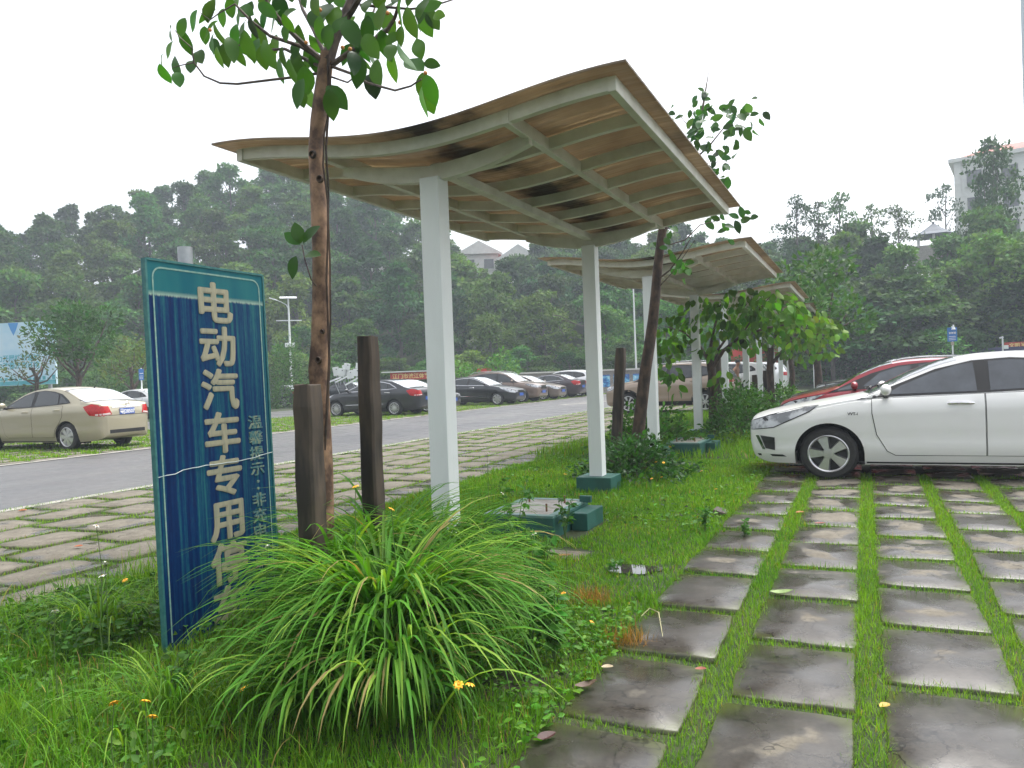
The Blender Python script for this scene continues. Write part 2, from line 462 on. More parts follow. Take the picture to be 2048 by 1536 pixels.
COLR = [[2.08, 2.85, 3.63, 4.41, 5.23, 6.0, 6.75, 7.48, 8.15, 8.93], [1.75, 2.50, 3.26, 4.0, 4.82, 5.58, 6.36, 7.07, 7.88, 8.60, 9.28], [2.05, 2.83, 3.62, 4.43, 5.22, 6.0, 6.75, 7.53, 8.26, 8.91], [2.5, 3.27, 4.04, 4.81, 5.58, 6.37, 7.16, 7.9, 8.58]]
RECT_R = []
for i, (x0, x1) in enumerate(COLX):
    ys = list(COLR[i]) if i < 4 else list(np.arange(1.9+.3*random.random(), 9, .765))
    while ys[-1] < (30 if i < 7 else 16): ys.append(ys[-1]+.755+random.uniform(-.02, .02))
    for a, c in zip(ys[:-1], ys[1:]): RECT_R.append((x0, x1, a+.04, c-.04))
slab_field('pavement', RECT_R, 'wet concrete slabs with grass joints on the right of the shelters', lambda x, y: random.uniform(-.15, .3)+(.75 if y < 4.6 else .5-(y-4.6)*.11 if y < 9.5 else 0)+(.35 if x < -1 else 0))
RECT_L = []
for x0, x1 in zip([-9.25, -8.62, -8.0, -7.35, -6.7, -6.05, -5.45][:-1]+[-5.45], [-8.62, -8.0, -7.35, -6.7, -6.05, -5.45]+[-4.85]):
    y = .3+random.uniform(0, .75)
    while y < 62:
        p = .78+random.uniform(-.03, .03)
        RECT_L.append((x0+.04, x1-.04, y+.035, y+p-.035)); y += p
y = .5
while y < 5.2:
    RECT_L.append((-4.80, -4.30, y+.035, y+.745)); y += .78
slab_field('pavement', RECT_L, 'pale concrete slabs with grass joints between the lane and the shelters', lambda x, y: random.uniform(-.5, .05)+(.6 if x > -5 else .2 if x > -5.6 else -.25))
RECT_F = []
for x0 in np.arange(-22.7, -15.7, .66):
    y = 4+random.uniform(0, .75)
    while y < 66:
        RECT_F.append((x0+.06, x0+.60, y+.07, y+.71)); y += .78
slab_field('pavement', RECT_F, 'concrete slabs with grass joints under the cars across the lane', lambda x, y: random.uniform(-.6, -.1), hi=False)

# ---- hill with the wood
SKYL = [(-700, 500), (-300, 490), (0, 462), (60, 458), (140, 436), (210, 430), (250, 415), (290, 396), (340, 402), (380, 400), (420, 380), (470, 372), (520, 357), (570, 352), (640, 372), (700, 395), (760, 425), (860, 452), (900, 480), (935, 522), (1065, 528), (1095, 500), (1130, 495), (1250, 490), (1400, 480), (1500, 482), (1600, 474), (1700, 472), (1800, 474), (1825, 490), (1845, 520), (1900, 516), (1925, 470), (1960, 425), (2060, 415), (2300, 400), (2800, 420)]
HZ = []
for px, py in SKYL:
    d = pray(px, py); HZ.append((math.atan2(d.x, d.y), d.z/math.hypot(d.x, d.y)))
HA = np.array([a for a, _ in HZ]); HE = np.array([e for _, e in HZ])
RNG0 = np.interp(HA, [HA[2], HA[11], HA[16], HA[22], HA[26], HA[29], HA[-1]], [70, 66, 62, 64, 62, 56, 52])
RNG1 = np.interp(HA, [HA[2], HA[11], HA[16], HA[22], HA[26], HA[29], HA[-1]], [106, 102, 100, 100, 92, 72, 66])
TREEH = 9.0
def r0_of(a): return np.interp(a, HA, RNG0)
def r1_of(a): return np.interp(a, HA, RNG1)
def ground_z(a, r):
    r0, r1 = r0_of(a)-2, r1_of(a)
    top = np.maximum(EYE+np.interp(a, HA, HE)*r1-TREEH*.93, 0)
    t = np.clip((r-r0)/(r1-r0), 0, 1.25)
    return top*np.where(t < 1, t*t*(3-2*t), 1+0*(t-1))-.3*(t <= 0)
na, nr = 90, 30
aa = np.linspace(HA[0], HA[-1], na); V = []
for a in aa:
    for k in range(nr):
        r = r0_of(a)-3+(r1_of(a)+60-r0_of(a))*k/(nr-1)
        V.append((r*math.sin(a), r*math.cos(a), float(ground_z(a, r))))
Fh = [(i*nr+k, (i+1)*nr+k, (i+1)*nr+k+1, i*nr+k+1) for i in range(na-1) for k in range(nr-1)]
hill = np_mesh('hill', V, Fh, None, pm('hill_undergrowth', (.025, .045, .014), (.05, .075, .022), .8, .95, bmp=.5, dist=.3))
tag(link('hill', hill), 'green slope carrying the wood and the houses', kind='structure')
# ================================================================== SHELTERS
def stained_lit_roof():
    m, n, l, b = nodes_of('brown_roof_sheet')
    t = noise(n, l, 3.4, 5, .55, (.22, 6.5, 1)); t2 = noise(n, l, 1.6, 6, .6); t3 = noise(n, l, 3, 4, .6, (.25, 14, 1))
    r = ramp(n, l, t.outputs[0], [(.30, (.265, .228, .178)), (.48, (.305, .263, .206)), (.60, (.345, .300, .238)), (.74, (.64, .58, .47))])  # lightest stop paints bright bands of light showing on the sheet
    d = ramp(n, l, t2.outputs[0], [(.33, (.62, .58, .52)), (.62, (1, 1, 1))])
    mx = n.new('ShaderNodeMix'); mx.data_type = 'RGBA'; mx.blend_type = 'MULTIPLY'; mx.inputs[0].default_value = 1
    l.new(r.outputs[0], mx.inputs[6]); l.new(d.outputs[0], mx.inputs[7])
    tcx = n.new('ShaderNodeTexCoord'); sx = n.new('ShaderNodeSeparateXYZ'); l.new(tcx.outputs['Object'], sx.inputs[0])
    def mm(op, a_, b_):
        q = n.new('ShaderNodeMath'); q.operation = op
        for i_, v_ in enumerate((a_, b_)):
            if isinstance(v_, (int, float)): q.inputs[i_].default_value = v_
            else: l.new(v_, q.inputs[i_])
        return q.outputs[0]
    dn = noise(n, l, 2.2, 6, .65, (1, .9, 1))
    val = mm('ADD', mm('ABSOLUTE', mm('SUBTRACT', sx.outputs[0], .22), 0), mm('MULTIPLY', mm('SUBTRACT', dn.outputs[0], .5), 1.7))
    dm = ramp(n, l, val, [(.0, (.16, .14, .12)), (.22, (.72, .69, .65)), (.42, (1, 1, 1))])
    mz = n.new('ShaderNodeMix'); mz.data_type = 'RGBA'; mz.blend_type = 'MULTIPLY'; mz.inputs[0].default_value = 1
    l.new(mx.outputs[2], mz.inputs[6]); l.new(dm.outputs[0], mz.inputs[7]); mx = mz
    l.new(mx.outputs[2], b.inputs['Base Color'])
    b.inputs['Roughness'].default_value = .3
    bump(n, l, b, t3.outputs[0], .12, .006)
    tr = n.new('ShaderNodeBsdfTranslucent'); ms = n.new('ShaderNodeMixShader')
    tc = n.new('ShaderNodeMix'); tc.data_type = 'RGBA'; tc.blend_type = 'MULTIPLY'; tc.inputs[0].default_value = 1; tc.inputs[7].default_value = (1.0, .95, .83, 1)
    l.new(mx.outputs[2], tc.inputs[6]); l.new(tc.outputs[2], tr.inputs[0])
    f = ramp(n, l, t3.outputs[0], [(.42, (.48,)*3), (.62, (.78,)*3)])
    l.new(f.outputs[0], ms.inputs[0]); l.new(b.outputs[0], ms.inputs[1]); l.new(tr.outputs[0], ms.inputs[2])
    l.new(ms.outputs[0], n['Material Output'].inputs[0])
    return m
M['roof_sheet'] = stained_lit_roof()
M['beam'] = pm('cream_beam_paint', (.66, .66, .58), (.52, .51, .42), 4, .5, stretch=(1, 1, 1), bmp=.05)
M['green_paint'] = pm('green_painted_concrete', (.005, .058, .045), (.012, .095, .075), 6, .5, rough2=.7, bmp=.2)
M['grey_top'] = pm('wet_concrete_top', (.30, .29, .27), (.20, .18, .155), 5, .35, rough2=.7, bmp=.15)
def roofz(x): return 3.178-.080*math.cos(PI*x/1.66)-.006*x
def curved_bar(x0, x1, y0, y1, top, depth, n=28):
    """bar following the roof curve: hangs from z = roofz - top, down by depth"""
    mb = MB(); xs = np.linspace(x0, x1, n+1)
    for x in xs:
        z = roofz(x)-top
        mb.v += [(x, y0, z-depth), (x, y1, z-depth), (x, y1, z), (x, y0, z)]
    for i in range(n):
        a = i*4
        for k in range(4): mb.f.append((a+k, a+(k+1) % 4, a+4+(k+1) % 4, a+4+k))
    mb.f += [(3, 2, 1, 0), (n*4, n*4+1, n*4+2, n*4+3)]
    return mb
def make_shelter(label, loc, rz=0.0, Lh=2.36, ch=1.82):
    t = thing('parking_shelter', label, 'shelter', loc, rz, 'wavy roofed shelters in a row')
    # two roof sheets wings in one curved sheet with thickness
    mb = MB(); xs = np.linspace(-1.66, 1.66, 41)
    for x in xs:
        z = roofz(x)
        mb.v += [(x, -Lh, z), (x, Lh, z), (x, Lh, z+.014), (x, -Lh, z+.014)]
    for i in range(40):
        for k in range(4): mb.f.append((i*4+k, i*4+(k+1) % 4, i*4+4+(k+1) % 4, i*4+4+k))
    mb.f += [(3, 2, 1, 0), (160, 161, 162, 163)]
    mb.build('roof_sheet', M['roof_sheet'], t, smooth=True)
    yr = np.linspace(-Lh+.19, Lh-.19, 7)
    for y in yr: curved_bar(-1.50, 1.50, y-.028, y+.028, .003, .088).build('rib', M['beam'], t)
    for x in (-1.5, -.78, .78, 1.5):
        z = roofz(x)
        mb = MB().box((x+(.024 if x > 1 else -.024 if x < -1 else 0), 0, z-.055), (.055, 2*Lh-.30, .094))
        mb.build('purlin', M['beam'], t, bevel=.004)
    MB().box((0, 0, 2.985), (.09, 2*ch-.075, .07)).build('ridge_beam', M['beam'], t, bevel=.004)
    for sy in (-1, 1):
        # crescent cradle on the column head
        cr = MB(); xs = np.linspace(-.80, .80, 25)
        for x in xs:
            q = abs(x)/.80
            zb = 2.872+.150*q*q; zt = 2.985+.112*q**1.5
            for (y, z) in ((-.035, zb), (.035, zb), (.035, zt), (-.035, zt)): cr.v.append((x, sy*ch+y, z))
        for i in range(24):
            for k in range(4): cr.f.append((i*4+k, i*4+(k+1) % 4, i*4+4+(k+1) % 4, i*4+4+k))
        cr.f += [(3, 2, 1, 0), (96, 97, 98, 99)]
        cr.build('cradle', M['beam'], t)
        MB().box((0, sy*ch, 1.52), (.158, .158, 2.74)).build('column', M['white_paint'], t, bevel=.006)
        MB().box((0.01, sy*ch, .075), (.42, .42, .21)).build('footing', M['green_paint'], t, bevel=.008)
    return t
S1 = make_shelter('nearest wavy brown roofed shelter, white columns, beside the blue sign', (-2.91, 6.92, 0))
for i, (x, y, lb) in enumerate([(-3.08, 13.93, 'second wavy shelter, its roof just behind the leaning bare trunk'), (-3.0, 20.5, 'third wavy shelter, half hidden in the bright green broad leaved tree'), (-3.0, 27.15, 'fourth wavy shelter, only a roof corner showing right of the broad leaves'), (-3.0, 33.9, 'farthest wavy shelter, only thin white columns showing between trunks')]):
    dup(S1, (x, y, 0), 0.0, lb)

# ---- charger plinths
def plinth(name, label, x0, x1, y0, y1, h):
    t = thing(name, label, 'plinth', ((x0+x1)/2, (y0+y1)/2, 0), 0, 'green charger plinths')
    w, d = x1-x0, y1-y0
    rim = MB(); b_ = .07
    rim.prism([(-w/2, -d/2), (w/2, -d/2), (w/2, d/2), (-w/2, d/2)], -.03, h-.004, 'z')
    rim.build('base', M['green_paint'], t, bevel=.01)
    r2 = MB()
    for (c, s) in (((0, -d/2+b_/2, h), (w-.01, b_, .022)), ((0, d/2-b_/2, h), (w-.01, b_, .022)), ((-w/2+b_/2, 0, h), (b_, d-2*b_-.002, .022)), ((w/2-b_/2, 0, h), (b_, d-2*b_-.002, .022))): r2.box(c, s)
    r2.build('painted_rim', pm('pale_green_rim', (.07, .19, .165), (.17, .24, .215), 8, .55, bmp=.1), t, bevel=.004)
    MB().box((0, 0, h-.008), (w-2*b_-.004, d-2*b_-.004, .03)).build('concrete_top', M['grey_top'], t)
    for sx in (-1, 1):
        for sy in (-1, 1):
            MB().tube([(sx*w*.27, sy*d*.25, h), (sx*w*.27, sy*d*.25, h+.075)], .009, 8).build('anchor_bolt', pm('rusty_bolt', (.12, .055, .03), (.2, .1, .05), 40, .8) if 'rust' not in M else M['rust'], t)
    MB().box((w/2+.09, d*.18, h*.42), (.15, d*.5, h*.84)).build('side_channel', M['green_paint'], t, bevel=.008)
    MB().box((w/2+.02, d*.36, h+.035), (.11, .045, .06)).build('upstand', M['green_paint'], t, bevel=.004)
    return t
M['rust'] = pm('rusty_steel', (.12, .055, .03), (.2, .1, .05), 40, .8)
plinth('charger_plinth', 'low green plinth with bare bolts between the two near columns', -3.08, -2.42, 6.05, 6.95, .185)
plinth('charger_plinth', 'green plinth beside the bushy shrub near the second shelter', -3.0, -2.45, 12.55, 13.6, .20)

# ---- electric vehicle parking sign
def sign_face():
    m, n, l, b = nodes_of('weathered_blue_sign')
    tc = n.new('ShaderNodeTexCoord'); sp = n.new('ShaderNodeSeparateXYZ'); l.new(tc.outputs['Object'], sp.inputs[0])
    st = noise(n, l, 11, 5, .55, (1, 3.4, .06)); sp2 = noise(n, l, 60, 4, .7, (1, 1.6, .35)); w = noise(n, l, 9, 3, .5, (1, 1, .2))
    f = n.new('ShaderNodeMath'); f.operation = 'MULTIPLY_ADD'; l.new(sp2.outputs[0], f.inputs[0]); f.inputs[1].default_value = .30; l.new(st.outputs[0], f.inputs[2])
    # fading is stronger to the far edge
    g = n.new('ShaderNodeMath'); g.operation = 'MULTIPLY_ADD'; l.new(sp.outputs[1], g.inputs[0]); g.inputs[1].default_value = .13; l.new(f.outputs[0], g.inputs[2])
    g2 = n.new('ShaderNodeMath'); g2.operation = 'MULTIPLY_ADD'; l.new(sp.outputs[2], g2.inputs[0]); g2.inputs[1].default_value = .035; l.new(g.outputs[0], g2.inputs[2])
    r = ramp(n, l, g2.outputs[0], [(.56, (.0015, .013, .068)), (.70, (.002, .026, .10)), (.80, (.004, .055, .115)), (.93, (.015, .11, .13))])
    teal = ramp(n, l, w.outputs[0], [(.35, (.008, .105, .14)), (.65, (.016, .135, .15))])
    zz = n.new('ShaderNodeMath'); zz.operation = 'MULTIPLY_ADD'; l.new(sp2.outputs[0], zz.inputs[0]); zz.inputs[1].default_value = .018; l.new(sp.outputs[2], zz.inputs[2])
    mr = n.new('ShaderNodeMapRange'); l.new(zz.outputs[0], mr.inputs[0]); mr.inputs[1].default_value = 1.893; mr.inputs[2].default_value = 1.897
    mx = n.new('ShaderNodeMix'); mx.data_type = 'RGBA'; l.new(mr.outputs[0], mx.inputs[0]); l.new(r.outputs[0], mx.inputs[6]); l.new(teal.outputs[0], mx.inputs[7])
    # pale torn line where the film ends
    mr2 = n.new('ShaderNodeMapRange'); l.new(zz.outputs[0], mr2.inputs[0]); mr2.inputs[1].default_value = 1.886; mr2.inputs[2].default_value = 1.895
    mr3 = n.new('ShaderNodeMapRange'); l.new(zz.outputs[0], mr3.inputs[0]); mr3.inputs[1].default_value = 1.897; mr3.inputs[2].default_value = 1.918; mr3.inputs[3].default_value = 1; mr3.inputs[4].default_value = 0
    q = n.new('ShaderNodeMath'); q.operation = 'MULTIPLY'; l.new(mr2.outputs[0], q.inputs[0]); l.new(mr3.outputs[0], q.inputs[1])
    q2 = n.new('ShaderNodeMath'); q2.operation = 'MULTIPLY'; l.new(q.outputs[0], q2.inputs[0]); l.new(sp2.outputs[0], q2.inputs[1])
    m2 = n.new('ShaderNodeMix'); m2.data_type = 'RGBA'; l.new(q2.outputs[0], m2.inputs[0]); l.new(mx.outputs[2], m2.inputs[6]); m2.inputs[7].default_value = (.45, .55, .42, 1)
    l.new(m2.outputs[2], b.inputs['Base Color']); b.inputs['Roughness'].default_value = .42; b.inputs['Specular IOR Level'].default_value = .14
    bump(n, l, b, sp2.outputs[0], .12, .004)
    return m
M['signface'] = sign_face()
M['gold_letter'] = pm('faded_gold_lettering', (.37, .335, .225), (.23, .24, .18), 16, .55, stretch=(1, 2.5, .5), lo=.3, hi=.72)
M['worn_letter'] = pm('worn_lettering', (.22, .27, .19), (.04, .16, .18), 55, .6, stretch=(1, 1.5, .8), lo=.42, hi=.56)
M['teal'] = pm('teal_edge', (.014, .11, .12), (.04, .17, .155), 30, .5)
sg = thing('parking_sign', 'tall weathered blue sign board with gold vertical Chinese lettering', 'sign', (-3.352, 2.90, 0))
sg.rotation_euler = (0, R(-1.05), 0)
SW, SH = .855, 2.065
MB().box((-.012, SW/2, SH/2), (.020, SW, SH)).build('panel', M['signface'], sg)
ed = MB()
for y in (-.004, SW+.004): ed.box((-.012, y, SH/2), (.030, .012, SH+.012))
ed.box((-.012, SW/2, SH+.004), (.030, SW-.006, .012)).build('edge_trim', M['teal'], sg)
bd = MB(); rr_ = .055; ins = .035; pts = []
for (cy, cz, a0) in ((SW-ins-rr_, SH-ins-rr_, 0), (ins+rr_, SH-ins-rr_, 90)):
    for k in range(7): a = R(a0+15*k); pts.append((cy+rr_*math.cos(a), cz+rr_*math.sin(a)))
pts = [(SW-ins, .05)]+pts+[(ins, .05)]
bw = .009
for i in range(len(pts)-1):
    (a0, b0), (a1, b1) = pts[i], pts[i+1]
    d = Vector((a1-a0, b1-b0)); nn = Vector((-d.y, d.x)).normalized()*bw/2
    bd.add([(.0005, a0-nn.x, b0-nn.y), (.0005, a0+nn.x, b0+nn.y), (.0005, a1+nn.x, b1+nn.y), (.0005, a1-nn.x, b1-nn.y)], [(0, 1, 2, 3)])
bd.build('border_line', pm('pale_border', (.25, .38, .31), (.12, .28, .26), 40, .5), sg)
YZ = Matrix(((0, 0, 1, 0), (1, 0, 0, 0), (0, 1, 0, 0), (0, 0, 0, 1)))   # text XY plane -> local YZ plane facing +X
def sign_char(ch, y, z, h, w, mat, off, nm):
    me = text_me(ch, 1, mat, 0, .002)
    b0_ = bmesh.new(); b0_.from_mesh(me); src = b0_.verts[:]+b0_.edges[:]+b0_.faces[:]
    for q in range(8):
        dp_ = bmesh.ops.duplicate(b0_, geom=src)['geom']
        bmesh.ops.translate(b0_, verts=[g_ for g_ in dp_ if isinstance(g_, bmesh.types.BMVert)], vec=(off*math.cos(PI*q/4), off*math.sin(PI*q/4), -.00025*(q+1)))
    b0_.to_mesh(me); b0_.free()
    co = np.array([v.co[:] for v in me.vertices]); lo, hi = co.min(0), co.max(0)
    sx, sz = w/.95, h/.95
    me.transform(YZ @ Matrix.Diagonal((sx, sz, 1, 1)) @ Matrix.Translation((-(lo[0]+hi[0])/2, -.38, 0)))
    o = link(nm, me, sg); o.location = (.0015, y, z)
    return o
for i, ch in enumerate('电动汽车专用停车'):
    sign_char(ch, .462, 1.868-.2485*i, .232, .272, M['gold_letter'], .028, 'lettering')
for i, ch in enumerate('温馨提示：非充电车辆'):
    sign_char(ch, .725, 1.165-.094*i, .083, .115, M['worn_letter'], .02, 'small_lettering')
MB().tube([(-.075, .33, -.1), (-.075, .33, SH+.115)], .040, 20).build('post', M['metal'], sg, smooth=True)
cb = MB(); cp = [(-.03, -.006, .925), (.007, 0, .925)]+[(.006, SW*k/16, .925+.010*math.sin(k*.4)*(k > 2)+.045*k/16+.002*math.sin(k*2.3)) for k in range(1, 17)]+[(-.03, SW+.006, .965)]
tag(cb.tube(cp, .002, 6).build('wire', pm('pale_wire', (.55, .62, .62), rough=.5)), 'thin pale wire tied across the blue sign board', 'wire').matrix_world = sg.matrix_basis
# ---- concrete posts beside the trees
M['post'] = pm('mossy_wet_concrete', (.016, .011, .008), (.115, .083, .056), 5.5, .5, rough2=.85, bmp=.5, stretch=(1.6, 1.6, .28), lo=.40, hi=.72)
def post(label, loc, h, w=.12, lean=(0, 0), grp='old stakes beside the trees'):
    t = MB()
    p = []
    for k in range(13):
        z = h*k/12
        s = w/2*(1+.03*math.sin(k*1.7+loc[0]*9))*(1 if k < 12 else .9)
        ox, oy = lean[0]*z+random.uniform(-.003, .003), lean[1]*z+random.uniform(-.003, .003)
        c = s*.22
        ring = [(-s+c, -s), (s-c, -s), (s, -s+c), (s, s-c), (s-c, s), (-s+c, s), (-s, s-c), (-s, -s+c)]
        p.append([(x+ox, y+oy, z+(random.uniform(-.006, .006) if k == 12 else 0)) for x, y in ring])
    for r_ in p: t.v += r_
    for k in range(12):
        for j in range(8): t.f.append((k*8+j, k*8+(j+1) % 8, k*8+8+(j+1) % 8, k*8+8+j))
    t.f += [tuple(range(8))[::-1], tuple(range(96, 104))]
    o = t.build('concrete_post', M['post'], bevel=.004); o.location = loc
    return tag(o, label, 'post', grp)
post('stained concrete post nearest the blue sign, the shorter of two', (-2.66, 3.25, -.02), 1.40, .118)
post('taller stained concrete post just right of the rough barked trunk', (-2.85, 4.08, -.02), 1.69, .112)
post('dark leaning stake against the leaning trunk behind the shrub', (-3.18, 10.3, 0), 1.72, .13, (.085, 0))
post('short brown stake under the broad leaved tree by the second shelter', (-2.86, 16.1, 0), 1.25, .13)
post('dark tall stake behind the broad leaved tree trunk', (-3.05, 18.0, 0), 1.75, .15)
post('brown stake left of a far white column', (-2.62, 21.0, 0), 1.2, .13)
post('brown stake just right of the other, before a far white column', (-2.45, 21.9, 0), 1.3, .13)
# ================================================================== CARS
def pchip(xs, ys):
    xs, ys = np.asarray(xs, float), np.asarray(ys, float)
    h = np.diff(xs); dl = np.diff(ys)/h; d = np.zeros_like(xs)
    for i in range(1, len(xs)-1):
        if dl[i-1]*dl[i] > 0:
            w1, w2 = 2*h[i]+h[i-1], h[i]+2*h[i-1]
            d[i] = (w1+w2)/(w1/dl[i-1]+w2/dl[i])
    d[0], d[-1] = dl[0], dl[-1]
    def f(x):
        x = np.clip(x, xs[0], xs[-1]); i = np.clip(np.searchsorted(xs, x)-1, 0, len(h)-1)
        t = (x-xs[i])/h[i]
        return ys[i]*(2*t**3-3*t**2+1)+h[i]*d[i]*(t**3-2*t**2+t)+ys[i+1]*(3*t**2-2*t**3)+h[i]*d[i+1]*(t**3-t**2)
    return f
STY = {
 'sedan': dict(L=4.63, H=1.475, W=1.775, fo=.90, wb=2.70, tr=.317,
  top=[(0, .70), (.03, .76), (.12, .80), (.3, .845), (.6, .905), (1.0, .975), (1.28, 1.03), (1.42, 1.09), (1.8, 1.28), (2.15, 1.41), (2.5, 1.465), (2.8, 1.475), (3.1, 1.462), (3.45, 1.40), (3.8, 1.27), (4.08, 1.15), (4.25, 1.11), (4.5, 1.085), (4.58, 1.04), (4.61, .95), (4.63, .86)],
  belt=[(0, .60), (.12, .70), (.4, .77), (.8, .86), (1.25, .94), (2.4, .985), (3.5, 1.03), (4.2, 1.03), (4.55, .98), (4.63, .78)],
  bot=[(0, .42), (.06, .27), (.3, .19), (1, .19), (3.6, .19), (4.2, .21), (4.5, .25), (4.6, .30), (4.63, .36)],
  hw=[(0, .56), (.03, .66), (.12, .78), (.3, .89), (.6, .965), (1.0, .99), (1.6, 1), (3.3, 1), (3.9, .98), (4.25, .93), (4.45, .86), (4.57, .77), (4.63, .64)],
  dlo=[(1.20, .955), (1.5, .985), (2.4, 1.01), (3.3, 1.05), (3.72, 1.085), (3.62, 1.16), (3.36, 1.295), (3.05, 1.365), (2.7, 1.395), (2.35, 1.375), (2.0, 1.29), (1.6, 1.12)],
  panes=[[(1.50, 1.01), (2.38, 1.03), (2.36, 1.35), (2.2, 1.325), (1.95, 1.24), (1.66, 1.11)], [(2.50, 1.035), (3.30, 1.07), (3.24, 1.29), (3.0, 1.345), (2.7, 1.37), (2.5, 1.36)], [(3.36, 1.075), (3.63, 1.10), (3.36, 1.255), (3.31, 1.27)]],
  ws=(1.34, 2.22), rw=(3.42, 4.14), doors=[[(1.36, .96), (1.36, .80), (1.40, .55), (1.50, .36), (1.58, .31), (2.44, .31), (2.44, 1.0)], [(2.455, 1.0), (2.455, .31), (3.18, .31), (3.24, .5), (3.42, .68), (3.5, .80), (3.5, 1.03)]],
  handles=[(2.22, .90), (3.32, .93)], mirror=(1.50, 1.05),
  head=[(.03, .60), (.30, .64), (.70, .83), (.80, .90), (.62, .865), (.25, .775), (.06, .71)], headf=(.34, .80, .62, .72),
  tail=[(4.14, .99), (4.32, .79), (4.60, .76), (4.61, .88), (4.50, 1.02), (4.34, 1.05)], tailr=(.50, .86, .77, 1.0), grille=(.0, .46, .62, .70)),
 'suv': dict(L=4.62, H=1.69, W=1.84, fo=.92, wb=2.70, tr=.352,
  top=[(0, .82), (.04, .92), (.15, .98), (.4, 1.035), (.8, 1.09), (1.1, 1.135), (1.25, 1.19), (1.6, 1.42), (1.95, 1.59), (2.3, 1.665), (2.8, 1.69), (3.4, 1.68), (3.9, 1.63), (4.2, 1.56), (4.32, 1.44), (4.47, 1.18), (4.56, 1.06), (4.60, .95), (4.62, .85)],
  belt=[(0, .70), (.12, .82), (.4, .90), (.8, .98), (1.2, 1.04), (2.4, 1.085), (3.6, 1.15), (4.2, 1.17), (4.5, 1.10), (4.62, .80)],
  bot=[(0, .46), (.06, .32), (.3, .25), (1, .24), (3.6, .24), (4.2, .27), (4.5, .34), (4.6, .42), (4.62, .5)],
  hw=[(0, .60), (.03, .70), (.12, .82), (.3, .92), (.6, .975), (1.0, 1), (1.6, 1), (3.3, 1), (3.9, .985), (4.3, .94), (4.47, .88), (4.57, .80), (4.62, .68)],
  dlo=[(1.12, 1.06), (1.5, 1.085), (2.4, 1.12), (3.4, 1.17), (4.02, 1.27), (4.0, 1.36), (3.85, 1.475), (3.4, 1.565), (2.8, 1.60), (2.3, 1.58), (1.95, 1.50), (1.5, 1.27)],
  panes=[[(1.42, 1.12), (2.32, 1.14), (2.30, 1.55), (2.1, 1.52), (1.85, 1.42), (1.55, 1.24)], [(2.42, 1.145), (3.28, 1.19), (3.22, 1.55), (2.8, 1.57), (2.42, 1.565)], [(3.36, 1.20), (3.92, 1.29), (3.80, 1.45), (3.33, 1.54)]],
  ws=(1.2, 2.05), rw=(4.2, 4.46), doors=[[(1.36, 1.06), (1.36, .85), (1.40, .6), (1.5, .42), (1.58, .37), (2.37, .37), (2.37, 1.11)], [(2.385, 1.11), (2.385, .37), (3.12, .37), (3.2, .58), (3.42, .80), (3.45, 1.0), (3.45, 1.16)]],
  handles=[(2.16, 1.0), (3.26, 1.05)], mirror=(1.42, 1.15),
  head=[(.03, .78), (.25, .80), (.62, .93), (.72, 1.0), (.5, .985), (.2, .93), (.06, .88)], headf=(.36, .85, .78, .90),
  tail=[(4.12, 1.10), (4.3, .96), (4.59, .92), (4.58, 1.02), (4.48, 1.13)], tailr=(.5, .86, .93, 1.1), grille=(.0, .42, .70, .88)),
 'hatch': dict(L=4.03, H=1.525, W=1.695, fo=.84, wb=2.53, tr=.31,
  top=[(0, .70), (.03, .78), (.12, .83), (.35, .91), (.65, .98), (.85, 1.03), (1.0, 1.10), (1.35, 1.32), (1.7, 1.455), (2.1, 1.515), (2.5, 1.525), (3.0, 1.51), (3.45, 1.45), (3.68, 1.36), (3.85, 1.12), (3.95, .98), (4.0, .9), (4.03, .8)],
  belt=[(0, .60), (.12, .72), (.4, .82), (.8, .92), (1.2, .97), (2.4, 1.02), (3.4, 1.08), (3.8, 1.06), (4.03, .72)],
  bot=[(0, .40), (.06, .26), (.3, .19), (1, .19), (3.0, .19), (3.6, .21), (3.9, .3), (4.03, .44)],
  hw=[(0, .56), (.03, .66), (.12, .79), (.3, .90), (.6, .97), (1.0, 1), (2.9, 1), (3.4, .98), (3.8, .90), (3.97, .80), (4.03, .66)],
  dlo=[(.82, .95), (1.3, 1.0), (2.2, 1.03), (3.3, 1.12), (3.45, 1.2), (3.3, 1.33), (2.9, 1.42), (2.3, 1.44), (1.9, 1.40), (1.5, 1.28), (1.15, 1.11)],
  panes=[[(1.36, 1.05), (2.1, 1.07), (2.08, 1.40), (1.9, 1.375), (1.62, 1.28)], [(2.2, 1.075), (2.95, 1.12), (2.9, 1.38), (2.5, 1.41), (2.2, 1.405)], [(3.02, 1.13), (3.36, 1.18), (3.22, 1.31), (2.99, 1.36)], [(.95, .985), (1.28, 1.02), (1.30, 1.13), (1.18, 1.085)]],
  ws=(1.0, 1.82), rw=(3.55, 3.83), doors=[[(1.2, .97), (1.2, .7), (1.3, .4), (1.38, .31), (2.15, .31), (2.15, 1.03)], [(2.165, 1.03), (2.165, .31), (2.75, .31), (2.85, .55), (3.02, .8), (3.02, 1.08)]],
  handles=[(1.95, .93), (2.86, .97)], mirror=(1.24, 1.06),
  head=[(.03, .62), (.25, .65), (.60, .84), (.78, .93), (.5, .88), (.2, .80), (.05, .72)], headf=(.32, .78, .62, .74),
  tail=[(3.7, 1.12), (3.75, .9), (3.97, .85), (3.9, 1.1)], tailr=(.45, .78, .86, 1.1), grille=(.0, .40, .60, .70)),
}
